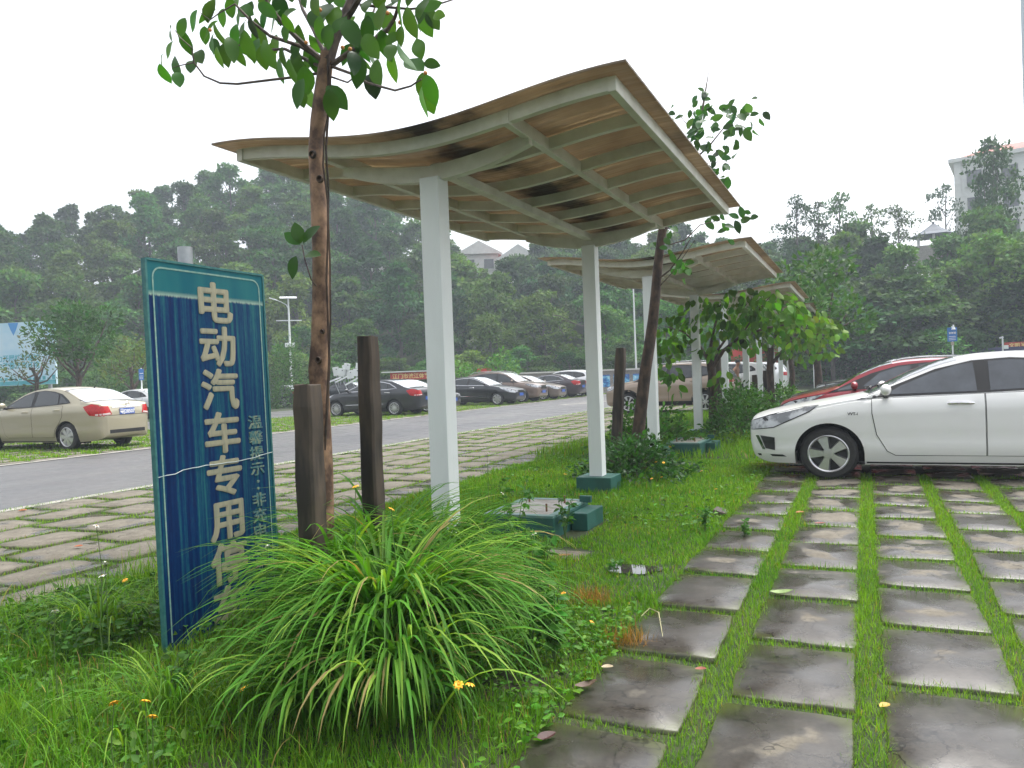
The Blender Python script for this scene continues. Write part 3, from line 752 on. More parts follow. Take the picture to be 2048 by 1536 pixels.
def car_paint(name, col, flake=0.0, dirt=.0):
    m, n, l, b = nodes_of(name)
    b.inputs['Base Color'].default_value = (*col, 1)
    b.inputs['Metallic'].default_value = flake
    b.inputs['Roughness'].default_value = .32
    b.inputs['Coat Weight'].default_value = .8
    b.inputs['Coat Roughness'].default_value = .04
    t = noise(n, l, 90, 3, .6)
    bump(n, l, b, t.outputs[0], .015, .002)
    return m
def make_wheel(tr, style, spokes, steel=False):
    """wheel at origin, axis along +Y (outer side +Y); returns meshes"""
    w = .2; rr = tr*.69
    ty = MB().lathe([(rr, -w/2), (tr-.035, -w/2), (tr-.008, -w/2+.03), (tr, -w/2+.055), (tr, w/2-.055), (tr-.008, w/2-.03), (tr-.035, w/2), (rr+.02, w/2+.004), (rr, w/2)], 40)
    hub = MB().lathe([(.0, w/2-.085), (rr-.01, w/2-.085), (rr-.004, -w/2)], 32)
    rim = MB().lathe([(rr-.018, w/2-.05), (rr-.016, w/2-.004), (rr-.004, w/2+.006), (rr+.006, w/2+.002)], 40)
    rim.lathe([(0, w/2-.002), (.05, w/2-.004), (.062, w/2-.02), (.064, w/2-.06)], 24)
    for k in range(spokes):
        a = 2*PI*k/spokes
        for (da, wi, wo) in ([(0, .06, .145)] if style == 'wide' else [(-.13, .028, .03), (.13, .028, .03)] if style == 'twin' else [(0, .035, .032)] if style == 'thin' else [(0, .06, .16)]):
            sw = .22 if style == 'swirl' else 0
            c0, c1 = Vector((math.cos(a+da*.5), 0, math.sin(a+da*.5))), Vector((math.cos(a+da+sw), 0, math.sin(a+da+sw)))
            t0, t1 = Vector((-c0.z, 0, c0.x)), Vector((-c1.z, 0, c1.x))
            p0, p1 = c0*.035, c1*(rr-.014)
            if style == 'swirl': wi, wo = .03, .085
            vs = []
            for (p, t, wd, y0, y1) in ((p0, t0, wi, w/2-.045, w/2-.008), (p1, t1, wo, w/2-.05, w/2-.012)):
                for sgn, y in ((-1, y0), (1, y0), (1, y1), (-1, y1)):
                    q = p+t*(sgn*wd/2*(1 if y == y0 else .8)); vs.append((q.x, y, q.z))
            rim.add(vs, [(0, 1, 2, 3), (7, 6, 5, 4), (0, 4, 5, 1), (1, 5, 6, 2), (2, 6, 7, 3), (3, 7, 4, 0)])
    nuts = MB()
    for k in range(5):
        a = 2*PI*(k+.5)/5
        rim.tube([(.055*math.cos(a), w/2-.03, .055*math.sin(a)), (.055*math.cos(a), w/2+.0, .055*math.sin(a))], .009, 6)
    return ty.me('tyre', M['rubber'], True), hub.me('wheel', M['darkalloy'], True), rim.me('rim', M['alloy'], True)

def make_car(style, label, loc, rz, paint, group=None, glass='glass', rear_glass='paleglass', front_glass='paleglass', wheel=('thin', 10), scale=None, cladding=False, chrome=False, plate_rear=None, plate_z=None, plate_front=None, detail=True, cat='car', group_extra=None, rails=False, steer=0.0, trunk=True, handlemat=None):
    P = STY[style]
    L0, W0, H0 = P['L'], P['W'], P['H']
    sc = scale or (1, 1, 1)
    ftop, fbelt, fbot, fhw = (pchip(*zip(*P[k])) for k in ('top', 'belt', 'bot', 'hw'))
    s = np.unique(np.concatenate([np.linspace(0, L0, 96), [.012, .03, .06, .09, L0-.09, L0-.06, L0-.03, L0-.012]]))
    half = W0/2
    zt, zs, zb, hw = ftop(s), np.minimum(fbelt(s), ftop(s)-.02), fbot(s), fhw(s)*half
    rows = []
    def row(y, z): rows.append(np.stack([s, y, z], 1))
    ends = np.minimum(1, np.minimum(s, L0-s)/.25)            # less tuck at the ends
    row(np.zeros_like(s), zb); row(hw*.45, zb); row(hw*.80, zb)
    SIDE = [0, .04, .10, .18, .26, .34, .42, .50, .58, .66, .74, .82, .89, .95, 1.0]
    i_side = len(rows)
    for t in SIDE:
        z = zb+(zs-zb)*t
        tuck = .075*(max(0, .32-t)/.32)**1.6+.012*math.exp(-((t-.40)/.10)**2)-.004*math.exp(-((t-.80)/.06)**2)+.035*max(0, (t-.80)/.20)**2
        row(hw-tuck*(.4+.6*ends), z)
    ysh = hw-.035*(.4+.6*ends); gh = zt-zs
    tum = np.where(gh > .14, .40*gh+.02, .25*gh)
    cr = np.minimum(.045, gh*.5); yed = ysh-tum
    for v in (.10, .30, .52, .74, .90):
        vz = zs+(gh-cr)*v
        row(ysh-.008-(tum-.008)*(v*.9+.1*v*v), vz)
    for q in (.995, .96, .88, .70, .5, .25, 0):
        row(yed*q, zt-cr*(q**2.6))
    G = np.stack(rows, 0)                                   # rows x stations x 3
    nr_, ns_ = G.shape[:2]
    orig = G.copy(); ra = P['tr']+.052
    wx = [P['fo'], P['fo']+P['wb']]
    inside = np.zeros((nr_, ns_), bool)
    for cx in wx:
        dx, dz = orig[..., 0]-cx, orig[..., 2]-P['tr']
        rad_ = np.where(dz > 0, np.hypot(dx, dz), np.abs(dx))
        msk = (rad_ < ra) & (np.arange(nr_)[:, None] >= 2) & (np.arange(nr_)[:, None] < i_side+len(SIDE))
        inside |= msk
        for i, j in zip(*np.nonzero(msk)):
            x, z = dx[i, j], dz[i, j]
            if z > 0:
                k = ra/max(math.hypot(x, z), 1e-4); G[i, j, 0] = cx+x*k; G[i, j, 2] = P['tr']+z*k
            else: G[i, j, 0] = cx+(ra if x >= 0 else -ra)
    mb = MB()
    def xf(p, sy=1): return (L0/2-p[0], sy*p[1], p[2])
    idx = {}
    for sy in (1, -1):
        for i in range(nr_):
            for j in range(ns_):
                if sy < 0 and i in (0, nr_-1): idx[(sy, i, j)] = idx[(1, i, j)]; continue
                idx[(sy, i, j)] = len(mb.v); mb.v.append(xf(G[i, j], sy))
        for i in range(nr_-1):
            for j in range(ns_-1):
                if inside[i, j] and inside[i+1, j] and inside[i, j+1] and inside[i+1, j+1]: continue
                q = [idx[(sy, i, j)], idx[(sy, i+1, j)], idx[(sy, i+1, j+1)], idx[(sy, i, j+1)]]
                mb.f.append(tuple(q if sy > 0 else q[::-1]))
    for j in (0, ns_-1):
        ring = [idx[(1, i, j)] for i in range(nr_)]+[idx[(-1, i, j)] for i in range(nr_-2, 0, -1)]
        mb.f.append(tuple(ring if j else ring[::-1]))
    t = thing('parked_car', label, cat, loc, rz, group)
    t.scale = sc
    bme = bpy.data.meshes.new('body'); bme.from_pydata(mb.v, [], mb.f)
    bb = bmesh.new(); bb.from_mesh(bme)
    bmesh.ops.dissolve_degenerate(bb, dist=1e-5, edges=bb.edges)
    bmesh.ops.recalc_face_normals(bb, faces=bb.faces)
    bb.to_mesh(bme)
    bvh = BVHTree.FromBMesh(bb); bb.free()
    bme.materials.append(paint); bme.polygons.foreach_set('use_smooth', [True]*len(bme.polygons)); bme.set_sharp_from_angle(angle=R(38))
    body = link('body', bme, t)
    # wheel wells and floor
    for cx in wx:
        for sy in (1, -1):
            wl_ = MB()
            for k in range(16):
                a0, a1 = PI*k/16, PI*(k+1)/16; r_ = ra+.004
                q = [(L0/2-cx-r_*math.cos(a), sy*y, P['tr']+r_*math.sin(a)) for a, y in ((a0, half-.045), (a1, half-.045), (a1, .3), (a0, .3))]
                wl_.add(q, [(0, 1, 2, 3)])
            wl_.add([(L0/2-cx-ra, sy*.5, .15), (L0/2-cx+ra, sy*.5, .15), (L0/2-cx+ra, sy*.5, .8), (L0/2-cx-ra, sy*.5, .8)], [(0, 1, 2, 3)])
            link('wheel_arch_liner', wl_.me('liner', M['darkgap']), t)
    # overlays cut to an outline and laid on the body
    def overlay(name, poly, ax, mat, off, sy=1, parent=None, step=.07, thick=.006):
        b_ = bmesh.new(); vs = [b_.verts.new((p[0], p[1], 0)) for p in poly]
        b_.faces.new(vs)
        for d in (0, 1):
            lo, hi = min(p[d] for p in poly), max(p[d] for p in poly)
            for k in np.arange(lo+step*.63, hi, step):
                no = (1, 0, 0) if d == 0 else (0, 1, 0)
                bmesh.ops.bisect_plane(b_, geom=b_.verts[:]+b_.edges[:]+b_.faces[:], plane_co=(k, 0, 0) if d == 0 else (0, k, 0), plane_no=no)
        bmesh.ops.triangulate(b_, faces=b_.faces[:])
        for v in b_.verts:
            a, c = v.co.x, v.co.y
            if ax == 'side': o, d = Vector((L0/2-a, sy*3, c)), Vector((0, -sy, 0))
            elif ax == 'front': o, d = Vector((5, a, c)), Vector((-1, 0, 0))
            elif ax == 'rear': o, d = Vector((-5, a, c)), Vector((1, 0, 0))
            else: o, d = Vector((L0/2-a, c, 4)), Vector((0, 0, -1))
            h = bvh.ray_cast(o, d)
            if h[0] is None:
                q = bvh.find_nearest(o+d*(3 if ax == 'side' else 5-L0/2 if ax in ('front', 'rear') else 3)); h = q
            nn = h[1] if h[1].dot(d) < 0 else -h[1]
            v.co = h[0]+nn*off
        ctr = sum((v.co for v in b_.verts), Vector())/len(b_.verts)
        bmesh.ops.recalc_face_normals(b_, faces=b_.faces)
        tst = b_.faces[:][0]
        if sum((f.normal.dot(d) for f in b_.faces)) > 0: bmesh.ops.reverse_faces(b_, faces=b_.faces)
        me = bpy.data.meshes.new(name); b_.to_mesh(me); b_.free()
        me.polygons.foreach_set('use_smooth', [True]*len(me.polygons))
        me.materials.append(mat)
        return link(name, me, parent or t)
    def grow(poly, g):
        cx = sum(p[0] for p in poly)/len(poly); cz = sum(p[1] for p in poly)/len(poly)
        out = []
        for i, p in enumerate(poly):
            a, c = Vector(poly[i-1]), Vector(poly[(i+1) % len(poly)]); q = Vector(p)
            e = (q-a).normalized()+(c-q).normalized(); nn = Vector((e.y, -e.x)).normalized()
            if nn.dot(q-Vector((cx, cz))) < 0: nn = -nn
            out.append(tuple(q+nn*g))
        return out
    for sy in (1, -1):
        overlay('window_frame', P['dlo'], 'side', M['chrome'] if chrome else M['black'], .0045, sy)
        if chrome: overlay('window_frame', grow(P['dlo'], -.022), 'side', M['black'], .0062, sy)
        dr = []
        for k, dpoly in enumerate(P['doors']):
            dd = overlay('door', dpoly, 'side', paint, .0065, sy, step=.06)
            if detail: overlay('door_gap', grow(dpoly, .008), 'side', M['darkgap'], .0035, sy, dd)
            hx, hz = P['handles'][k]
            hit = bvh.ray_cast(Vector((L0/2-hx, sy*3, hz)), Vector((0, -sy, 0)))
            if hit[0]:
                hy = hit[0].y
                hm = MB(); hm.tube([(L0/2-hx+.12, hy, hz), (L0/2-hx+.09, hy+sy*.022, hz+.003), (L0/2-hx, hy+sy*.032, hz+.006), (L0/2-hx-.09, hy+sy*.022, hz+.003), (L0/2-hx-.12, hy, hz)], [.014, .017, .018, .017, .014], 8)
                hm.build('handle', handlemat or (M['chrome'] if chrome else paint), dd, smooth=True)
        for k, pn in enumerate(P['panes']): overlay('window', pn, 'side', M[glass], .008, sy)
        tl = overlay('taillight', P['tail'], 'side', M['red_lamp'], .006, sy)
        y0, y1, z0, z1 = P['tailr']
        overlay('lamp_lens', [(sy*y0*half, z0+.03), (sy*y1*half, z0), (sy*y1*half, z1), (sy*(y0+.08)*half, z1-.01)], 'rear', M['red_lamp'], .006, parent=tl, step=.05)
        overlay('clear_lens', [(sy*(y0+.03)*half, z0+.035), (sy*y1*half, z0+.01), (sy*y1*half, z0+.05), (sy*(y0+.06)*half, z0+.07)], 'rear', M['clear_lamp'], .008, parent=tl, step=.05)
        hl = overlay('headlight', P['head'], 'side', M['lampglass'], .006, sy, step=.05)
        overlay('lamp_surround', grow(P['head'], .012), 'side', M['black'], .004, sy, parent=hl, step=.05)
        y0, y1, z0, z1 = P['headf']
        overlay('lamp_lens', [(sy*y0*half, z0+.02), (sy*y1*half, z0), (sy*y1*half, z1), (sy*y0*half, z1-.03)], 'front', M['lampglass'], .006, parent=hl, step=.05)
        mx_, mz_ = P['mirror']
        hit = bvh.ray_cast(Vector((L0/2-mx_, sy*3, mz_-.06)), Vector((0, -sy, 0)))
        my = hit[0].y if hit[0] else sy*half
        mm = MB(); mm.ball((L0/2-mx_-.0, my+sy*.13, mz_+.02), .092, 10, (.62, 1.05, .72))
        mo = mm.build('mirror', paint, t, smooth=True)
        MB().tube([(L0/2-mx_, my-sy*.02, mz_-.055), (L0/2-mx_-.01, my+sy*.09, mz_-.03)], [.035, .03], 8).build('mirror_arm', M['black'], mo)
        if cladding:
            for cx in wx:
                pl = [(cx+r_*math.cos(a), P['tr']+r_*math.sin(a)) for r_, rg in ((ra+.0, range(0, 13)), (ra+.06, range(12, -1, -1))) for a in [PI*k/12 for k in rg]]
                overlay('arch_cladding', pl, 'side', M['black'], .010, sy, step=.3)
            sp = [(wx[0]+ra+.03, .27), (wx[1]-ra-.03, .27), (wx[1]-ra-.03, .40), (wx[0]+ra+.03, .40)]
            overlay('sill_cladding', sp, 'side', M['black'], .010, sy)
        else:
            sp = [(wx[0]+ra+.02, .205), (wx[1]-ra-.02, .205), (wx[1]-ra-.02, .225), (wx[0]+ra+.02, .225)]
            overlay('sill', sp, 'side', M['black'], .004, sy, step=.3)
        if chrome:
            overlay('side_moulding', [(wx[0]+ra+.12, .455), (wx[1]-ra-.1, .475), (wx[1]-ra-.1, .50), (wx[0]+ra+.12, .48)], 'side', M['chrome'], .012, sy, step=.3)
        if rails:
            pts = [(L0/2-x, sy*(np.interp(x, s, yed)-.02), float(ftop(x))+(.035 if 1.95 < x < 3.9 else -.01)) for x in (1.8, 2.0, 2.5, 3.0, 3.5, 3.85, 4.05)]
            MB().tube(pts, .016, 6).build('roof_rail', M['metal'], t, smooth=True)
    def topy(x, f): return float(np.interp(x, s, ysh-tum*f))
    a, c = P['ws']
    y0, y1 = topy(a, 0)-.10, topy(c, 1)-.02
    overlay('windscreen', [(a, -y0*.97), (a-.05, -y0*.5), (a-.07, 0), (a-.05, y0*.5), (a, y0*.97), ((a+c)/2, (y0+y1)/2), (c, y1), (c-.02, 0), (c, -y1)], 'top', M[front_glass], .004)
    a, c = P['rw']
    y0, y1 = topy(a, 1)-.03, topy(c, .35)-.06
    if detail: overlay('rear_window_trim', [(a-.05, -y0-.03), (a-.05, 0), (a-.05, y0+.03), (c+.03, y1+.035), (c+.05, 0), (c+.03, -y1-.035)], 'top', M['black'], .0025)
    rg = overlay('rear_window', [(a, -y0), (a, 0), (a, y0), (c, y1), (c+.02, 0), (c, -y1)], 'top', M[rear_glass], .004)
    # front and rear faces
    gy, gw, z0, z1 = P['grille']
    if detail or chrome:
        gr = overlay('grille', [(-gw*half, z0), (gw*half, z0), ((gw+.06)*half, z1), (-(gw+.06)*half, z1)], 'front', M['black'], .004, step=.05)
        for k in range(3):
            z = z0+(z1-z0)*(k+.5)/3
            overlay('grille_bar', [(-gw*half, z-.01), (gw*half, z-.01), (gw*half, z+.01), (-gw*half, z+.01)], 'front', M['chrome'], .010, parent=gr, step=.1)
    lz0 = float(fbot(0))+.03
    overlay('lower_grille', [(-.4*half, lz0), (.4*half, lz0), (.46*half, lz0+.1), (-.46*half, lz0+.1)], 'front', M['black'], .004, step=.08)
    def plate(x, z, face, txt, white=False):
        pb = MB().box((x, 0, z), (.012, .44, .14)).build('number_plate', M['plate'], t, bevel=.003)
        if txt:
            me = text_me(txt, .115, M['platewhite'], .004, .001)
            mt = Matrix(((0, 0, -1, 0), (-1, 0, 0, 0), (0, 1, 0, 0), (0, 0, 0, 1))) if face < 0 else Matrix(((0, 0, 1, 0), (1, 0, 0, 0), (0, 1, 0, 0), (0, 0, 0, 1)))
            me.transform(mt); o = link('plate_number', me, pb); o.location = (x+face*.008, 0, z-.042)
    if plate_rear is not None: plate(-L0/2-.008, plate_z or np.interp(.5, [0, 1], [float(fbot(L0)), float(ftop(L0))])+.06, -1, plate_rear)
    if plate_front is not None: plate(L0/2+.008, (float(fbot(0))+.09), 1, plate_front)
    ty, hub, rim = make_wheel(P['tr'], *wheel)
    for k, cx in enumerate(wx):
        for sy in (1, -1):
            w = link('wheel', hub, t); w.location = (L0/2-cx, sy*(half-.125), P['tr'])
            w.rotation_euler = (0, 0, (0 if sy > 0 else PI)+(steer if k == 0 else 0))
            link('tyre', ty, w); link('rim', rim, w)
    return t, overlay, bvh, P
def sized(style, L=None, H=None, W=None):
    P = STY[style]
    return ((L or P['L'])/P['L'], (W or P['W'])/P['W'], (H or P['H'])/P['H'])
P_WHITE = car_paint('white_car_paint', (.80, .80, .79))
P_WHITE2 = car_paint('cool_white_car_paint', (.72, .73, .75))
P_GOLD = car_paint('champagne_car_paint', (.41, .37, .265), .35)
P_BLACK = car_paint('black_car_paint', (.010, .011, .014))
P_BROWN = car_paint('bronze_car_paint', (.20, .145, .115), .4)
P_TAN = car_paint('taupe_car_paint', (.185, .15, .125), .4)
P_BEIGE = car_paint('pale_bronze_car_paint', (.34, .265, .205), .35)
P_RED = car_paint('red_car_paint', (.27, .006, .018))
P_PLUM = car_paint('plum_black_car_paint', (.028, .016, .022))
P_GREY = car_paint('slate_car_paint', (.06, .065, .075), .3)
G_NEAR, G_LANE = 'cars parked on the right', 'cars parked across the lane'
# main white sedan
wc, ov, bv, P = make_car('sedan', 'white sedan nosed up to the grass verge, nearest car on the right', (1.07, 10.90, 0), PI, P_WHITE, G_NEAR, scale=sized('sedan', 4.88, 1.475, 1.80), glass='greyglass', wheel=('wide', 5), front_glass='greyglass', handlemat=M['chrome'], steer=R(-4))
for sy in (1, -1):
    fl = ov('fog_lamp', [(.20, .37), (.31, .35), (.31, .51), (.14, .53)], 'side', M['black'], .006, sy, step=.05)
    ov('fog_trim', [(.085, .53), (.125, .53), (.20, .355), (.165, .355)], 'side', M['chrome'], .009, sy, parent=fl, step=.05)
ov('bumper_lip', [(-.8, .275), (.8, .275), (.8, .30), (-.8, .30)], 'front', M['black'], .006, step=.1)
for dx in (0, .09):
    MB().tube([(4.63/2-1.3-dx, -.55, 1.065), (4.63/2-1.36-dx, -.1, 1.09+dx*.3), (4.63/2-1.34-dx, .35, 1.08+dx*.3)], .012, 6).build('wiper', M['black'], wc)
bt = text_me('VVT-i', .045, M['black'], .001, .001); bt.transform(Matrix(((-1, 0, 0, 0), (0, 0, 1, 0), (0, 1, 0, 0), (0, 0, 0, 1))))
h = bv.ray_cast(Vector((4.63/2-1.16, 3, .78)), Vector((0, -1, 0))); bo = link('badge', bt, wc); bo.location = h[0]+Vector((0, .004, 0))
# the others parked beyond it on the right
make_car('hatch', 'red hatchback parked just behind the white sedan on the right', (.62, 15.1, 0), PI, P_RED, G_NEAR, glass='greyglass', front_glass='glass', wheel=('twin', 5), scale=sized('hatch', 4.1, 1.45, 1.70))
make_car('sedan', 'black car showing only its bonnet and roof behind the red hatchback', (.85, 17.6, 0), PI, P_BLACK, G_NEAR, wheel=('thin', 8), detail=False)
make_car('sedan', 'silver roofed dark car, third row back behind the red hatchback', (.95, 20.3, 0), PI, P_GREY, G_NEAR, wheel=('thin', 8), detail=False)
make_car('suv', 'dark car with pale windscreen, farthest of those behind the red hatchback', (1.0, 23.0, 0), PI, P_BLACK, G_NEAR, wheel=('thin', 8), detail=False, scale=sized('suv', 4.5, 1.55))
# champagne sedan across the lane
gc, ov, bv, P = make_car('sedan', 'champagne gold sedan seen from its rear corner, parked left of the blue sign', (-18.78, 13.24, 0), PI+R(2), P_GOLD, G_LANE, scale=sized('sedan', 4.70, 1.55, 1.72), wheel=('wide', 7), plate_rear='粤J28507', plate_z=.86)
ov('trunk_gap', [(-.62, .775), (.62, .775), (.62, .783), (-.62, .783)], 'rear', M['darkgap'], .003, step=.1)
ov('chrome_bar', [(-.42, .95), (.42, .95), (.42, .985), (-.42, .985)], 'rear', M['chrome'], .012, step=.1)
ov('bumper_lower', [(-.52, .37), (.52, .37), (.52, .45), (-.52, .45)], 'rear', M['black'], .006, step=.1)
eb = MB().lathe([(.040, 0), (.05, .006), (.06, 0)], 24, 'y'); e_ = eb.build('emblem', M['chrome'], gc); e_.rotation_euler = (0, 0, R(90)); e_.location = (-4.63/2-.022, 0, 1.03)
MB().box((0, 0, 0), (.13, .006, .016)).build('emblem_bar', M['chrome'], e_)
MB().tube([(-1.25, 0, 1.43), (-1.30, 0, 1.47), (-1.42, 0, 1.60)], [.02, .006, .003], 6).build('aerial', M['black'], gc)
# row across the lane
for a in [
 ('sedan', 'black luxury sedan, tail to the lane, between the two concrete posts', (-18.42, 26.95, 0), PI, P_BLACK, dict(scale=sized('sedan', 4.86, 1.48, 1.80), wheel=('thin', 14), chrome=True, plate_rear='')),
 ('sedan', 'dark sedan behind the white column, its nose with a blue plate just showing', (-18.4, 29.3, 0), 0, P_BLACK, dict(wheel=('thin', 8), plate_front='')),
 ('sedan', 'black sedan with silver side strip, nose to the lane, right of the nearest white column', (-18.05, 35.4, 0), 0, P_BLACK, dict(scale=sized('sedan', 4.83, 1.48, 1.82), wheel=('wide', 7), chrome=True, plate_front='')),
 ('suv', 'bronze sport utility car behind the black sedan, nose to the lane', (-17.95, 38.4, 0), 0, P_BROWN, dict(wheel=('wide', 6), plate_front='', rails=True)),
 ('sedan', 'taupe sedan, nose to the lane, between the bronze utility car and the dark one', (-17.9, 41.2, 0), 0, P_TAN, dict(wheel=('thin', 10), plate_front='')),
 ('sedan', 'plum black sedan with red tail lamps to the lane, beside the white utility car', (-17.75, 44.2, 0), PI, P_PLUM, dict(wheel=('thin', 8), plate_rear='', chrome=True)),
 ('suv', 'white sport utility car, tail to the lane, in front of the blue mural wall', (-17.6, 46.7, 0), PI, P_WHITE2, dict(wheel=('thin', 10), cladding=True, plate_rear='')),
]:
    make_car(a[0], a[1], a[2], a[3], a[4], G_LANE, **a[5])
# far and other cars
make_car('sedan', 'white sedan with dark leaf litter on its rear glass, behind the gold sedan', (-32.8, 27.2, 0), PI+R(5), P_WHITE2, 'cars in the far rows', plate_rear='', wheel=('thin', 8))
make_car('sedan', 'slate grey car far off between the blue sign and the short concrete post', (-34.6, 39.3, 0), PI, P_GREY, 'cars in the far rows', wheel=('thin', 8), detail=False)
make_car('suv', 'pale bronze utility car behind the leaning trunk, side on, black wheel arches', (-5.95, 26.15, 0), PI, P_BEIGE, 'cars beside the shelters', cladding=True, wheel=('swirl', 7), scale=sized('suv', 4.35, 1.66, 1.78), rails=True, chrome=False)
make_car('suv', 'white utility car partly hidden by the shirtless man and thin columns', (-6.0, 35.6, 0), PI, P_WHITE, 'cars beside the shelters', wheel=('thin', 8), plate_rear='')
make_car('suv', 'white car farthest along the shelters, seen between tree trunks', (-5.9, 43.5, 0), PI, P_WHITE2, 'cars beside the shelters', wheel=('thin', 8), detail=False)
make_car('sedan', 'black car with red tail lamp far behind the rough bark trunk', (-31.5, 43.5, 0), 0.0, P_BLACK, 'cars in the far rows', wheel=('thin', 8), detail=False)
# ================================================================== GRASS (stuff)
def on_slab(X, Y, rects, pad=.0):
    out = np.zeros(len(X), bool)
    for x0, x1, y0, y1 in rects:
        out |= (X > x0-pad) & (X < x1+pad) & (Y > y0-pad) & (Y < y1+pad)
    return out
def in_view(X, Y, marg=.28):
    v = np.stack([X, Y, np.zeros_like(X)-EYE], 1)
    c = v@np.array(CF); ok = c > .8
    u = (v@np.array(CR))/np.maximum(c, .1); w = (v@np.array(CU))/np.maximum(c, .1)
    return ok & (np.abs(u) < 1024/FPX+marg+.3/np.maximum(c, .5)) & (w > -768/FPX-marg-.25/np.maximum(c, .5))
nA, nB = smooth2d(1, 1.3), smooth2d(2, 3.1)
BLOCK = [(-3.08, -2.2, 6.05, 6.95), (-3.0, -2.3, 12.55, 13.6), (-3.12, -2.68, 4.88, 5.3), (-3.12, -2.68, 8.5, 8.95), (-3.3, -2.86, 11.9, 12.3), (-3.3, -2.86, 15.5, 15.95)]
PATCH = [(-2.16, 5.63, .20, .15), (-1.53, 5.24, .17, .12), (-1.5, 3.1, .2, .16)]
def in_patch(X, Y):
    o = np.zeros(len(X), bool)
    for cx, cy, a, c in PATCH: o |= ((X-cx)/a)**2+((Y-cy)/c)**2 < 1+.5*nB(X*5, Y*5)
    return o     # bare wet spots in the lawn
def rnd(n, x0, x1, y0, y1): return rng.uniform(x0, x1, n), rng.uniform(y0, y1, n)
G1, G2 = np.array((.068, .190, .012)), np.array((.165, .295, .022))
def gcol(X, Y, yel=0.0):
    t = np.clip(.5+.45*nA(X*1.0, Y)+.45*nB(X*1.9, Y*1.9)+.28*rng.normal(size=len(X))+yel, 0, 1)[:, None]
    c = G1*(1-t)+G2*t
    dead = rng.random(len(X)) < .03+.06*np.clip(nB(X*1.3+2, Y*1.3), 0, 1)
    c[dead] = np.array((.26, .20, .06))
    return np.clip(c*(1+.22*rng.normal(size=(len(X), 1))), .01, .8)
def sward(X, Y, Z, H, Wd, cols, seg=2, lean=.5, bend=.9):
    n = len(X)
    return blades(np.stack([X, Y, Z], 1), H, Wd, rng.uniform(0, 2*PI, n), np.abs(rng.normal(size=n))*lean, np.abs(rng.normal(size=n))*bend, cols, seg)
parts = []
# joints of the right hand slabs
X, Y = rnd(420000, -1.2, 4.4, 1.7, 10.6)
k = in_view(X, Y); X, Y = X[k], Y[k]
gapx = np.ones(len(X), bool)
for x0, x1 in COLX: gapx &= ~((X > x0+.01) & (X < x1-.01))
enc = np.where(nB(X*3.1, Y*3.1)+.25*rng.normal(size=len(X)) > .25, 1, 0)
k = (~on_slab(X, Y, RECT_R, -.014) | ((enc > 0) & ~on_slab(X, Y, RECT_R, -.045))) & (gapx | (rng.random(len(X)) < .62+.5*nB(X*2, Y*2))) & (rng.random(len(X)) < np.clip(5.5/np.hypot(X, Y), .25, 1))
X, Y = X[k], Y[k]; edge_ = gapx[k]
H = np.where(edge_, .034, .030)*(1+.5*np.abs(rng.normal(size=len(X))))*(1+.5*nA(X*2, Y*2))
parts.append(sward(X, Y, np.full(len(X), -.005), np.clip(H, .012, .09), rng.uniform(.003, .006, len(X))*np.clip(np.hypot(X, Y)/5, .9, 1.6), gcol(X, Y, .1)))
v, f, c = join_np(parts)
tag(link('grass', np_mesh('joint_grass', v, f, c, M['grass'])), 'bright short grass growing in the joints of the right hand slabs', 'grass', kind='stuff')
# lawn strip under the shelters
parts = []
X, Y = rnd(260000, -5.0, -1.1, 1.3, 12)
lim = -1.17+.09*nB(X*3, Y*3)
k = in_view(X, Y) & ~on_slab(X, Y, RECT_L, -.01) & (X < lim) & ~on_slab(X, Y, BLOCK) & ~in_patch(X, Y) & (rng.random(len(X)) < np.clip(4.6/np.hypot(X, Y), .2, 1))
bare = (nB(X*1.2+3, Y*1.2)+.15*nA(X*4, Y*4) < -.55) & (rng.random(len(X)) < .55)
k &= ~bare
X, Y = X[k], Y[k]
hh = .040+.045*np.clip(nA(X*1.6, Y*1.6)+.2, 0, 1.5)+.07*np.clip(nB(X*1.4, Y*1.4), 0, 1)
near = np.clip((-2.2-X)/1.0, 0, 1)*np.clip((4.5-Y)/1.5, 0, 1)
hh = hh*(1+1.2*near)*np.where((X > -3.75) & (X < -2.7) & (Y > 2.2) & (Y < 3.3), .5, 1)
parts.append(sward(X, Y, np.zeros(len(X)), hh*rng.uniform(.5, 1.35, len(X)), rng.uniform(.004, .009, len(X))*np.clip(np.hypot(X, Y)/4.5, .9, 1.9), gcol(X, Y), 2, .45, 1.0))
# longer thin grass around the sign and front left
X, Y = rnd(15000, -5.0, -1.7, 1.4, 4.6)
k = in_view(X, Y) & (rng.random(len(X)) < .12+.75*np.clip((-2.1-X)/.9, 0, 1)*np.clip(nB(X+5, Y)+.7, 0, 1))
X, Y = X[k], Y[k]
foot = np.where((X > -3.75) & (X < -2.7) & (Y > 2.2) & (Y < 3.3), .45, 1)
parts.append(sward(X, Y, np.zeros(len(X)), foot*rng.uniform(.10, .32, len(X)), rng.uniform(.004, .009, len(X)), gcol(X, Y, -.1), 5, .45, 1.7))
# reddish dry tufts
for (px, py, rad_, nn_) in ((1180, 1205, .13, 420), (1250, 1290, .10, 330), (1545, 935, .2, 400), (1050, 1010, .2, 200)):
    p = tg(px, py); a = rng.normal(size=(nn_, 2))*rad_*.55
    X, Y = p.x+a[:, 0], p.y+a[:, 1]
    parts.append(sward(X, Y, np.zeros(nn_), rng.uniform(.05, .14, nn_), rng.uniform(.003, .005, nn_), vary((.24, .135, .035), nn_, .3), 2, .7, 1))
v, f, c = join_np(parts)
tag(link('grass', np_mesh('lawn', v, f, c, M['grass'])), 'lush uneven lawn between the sign, the columns and the slabs', 'grass', kind='stuff')
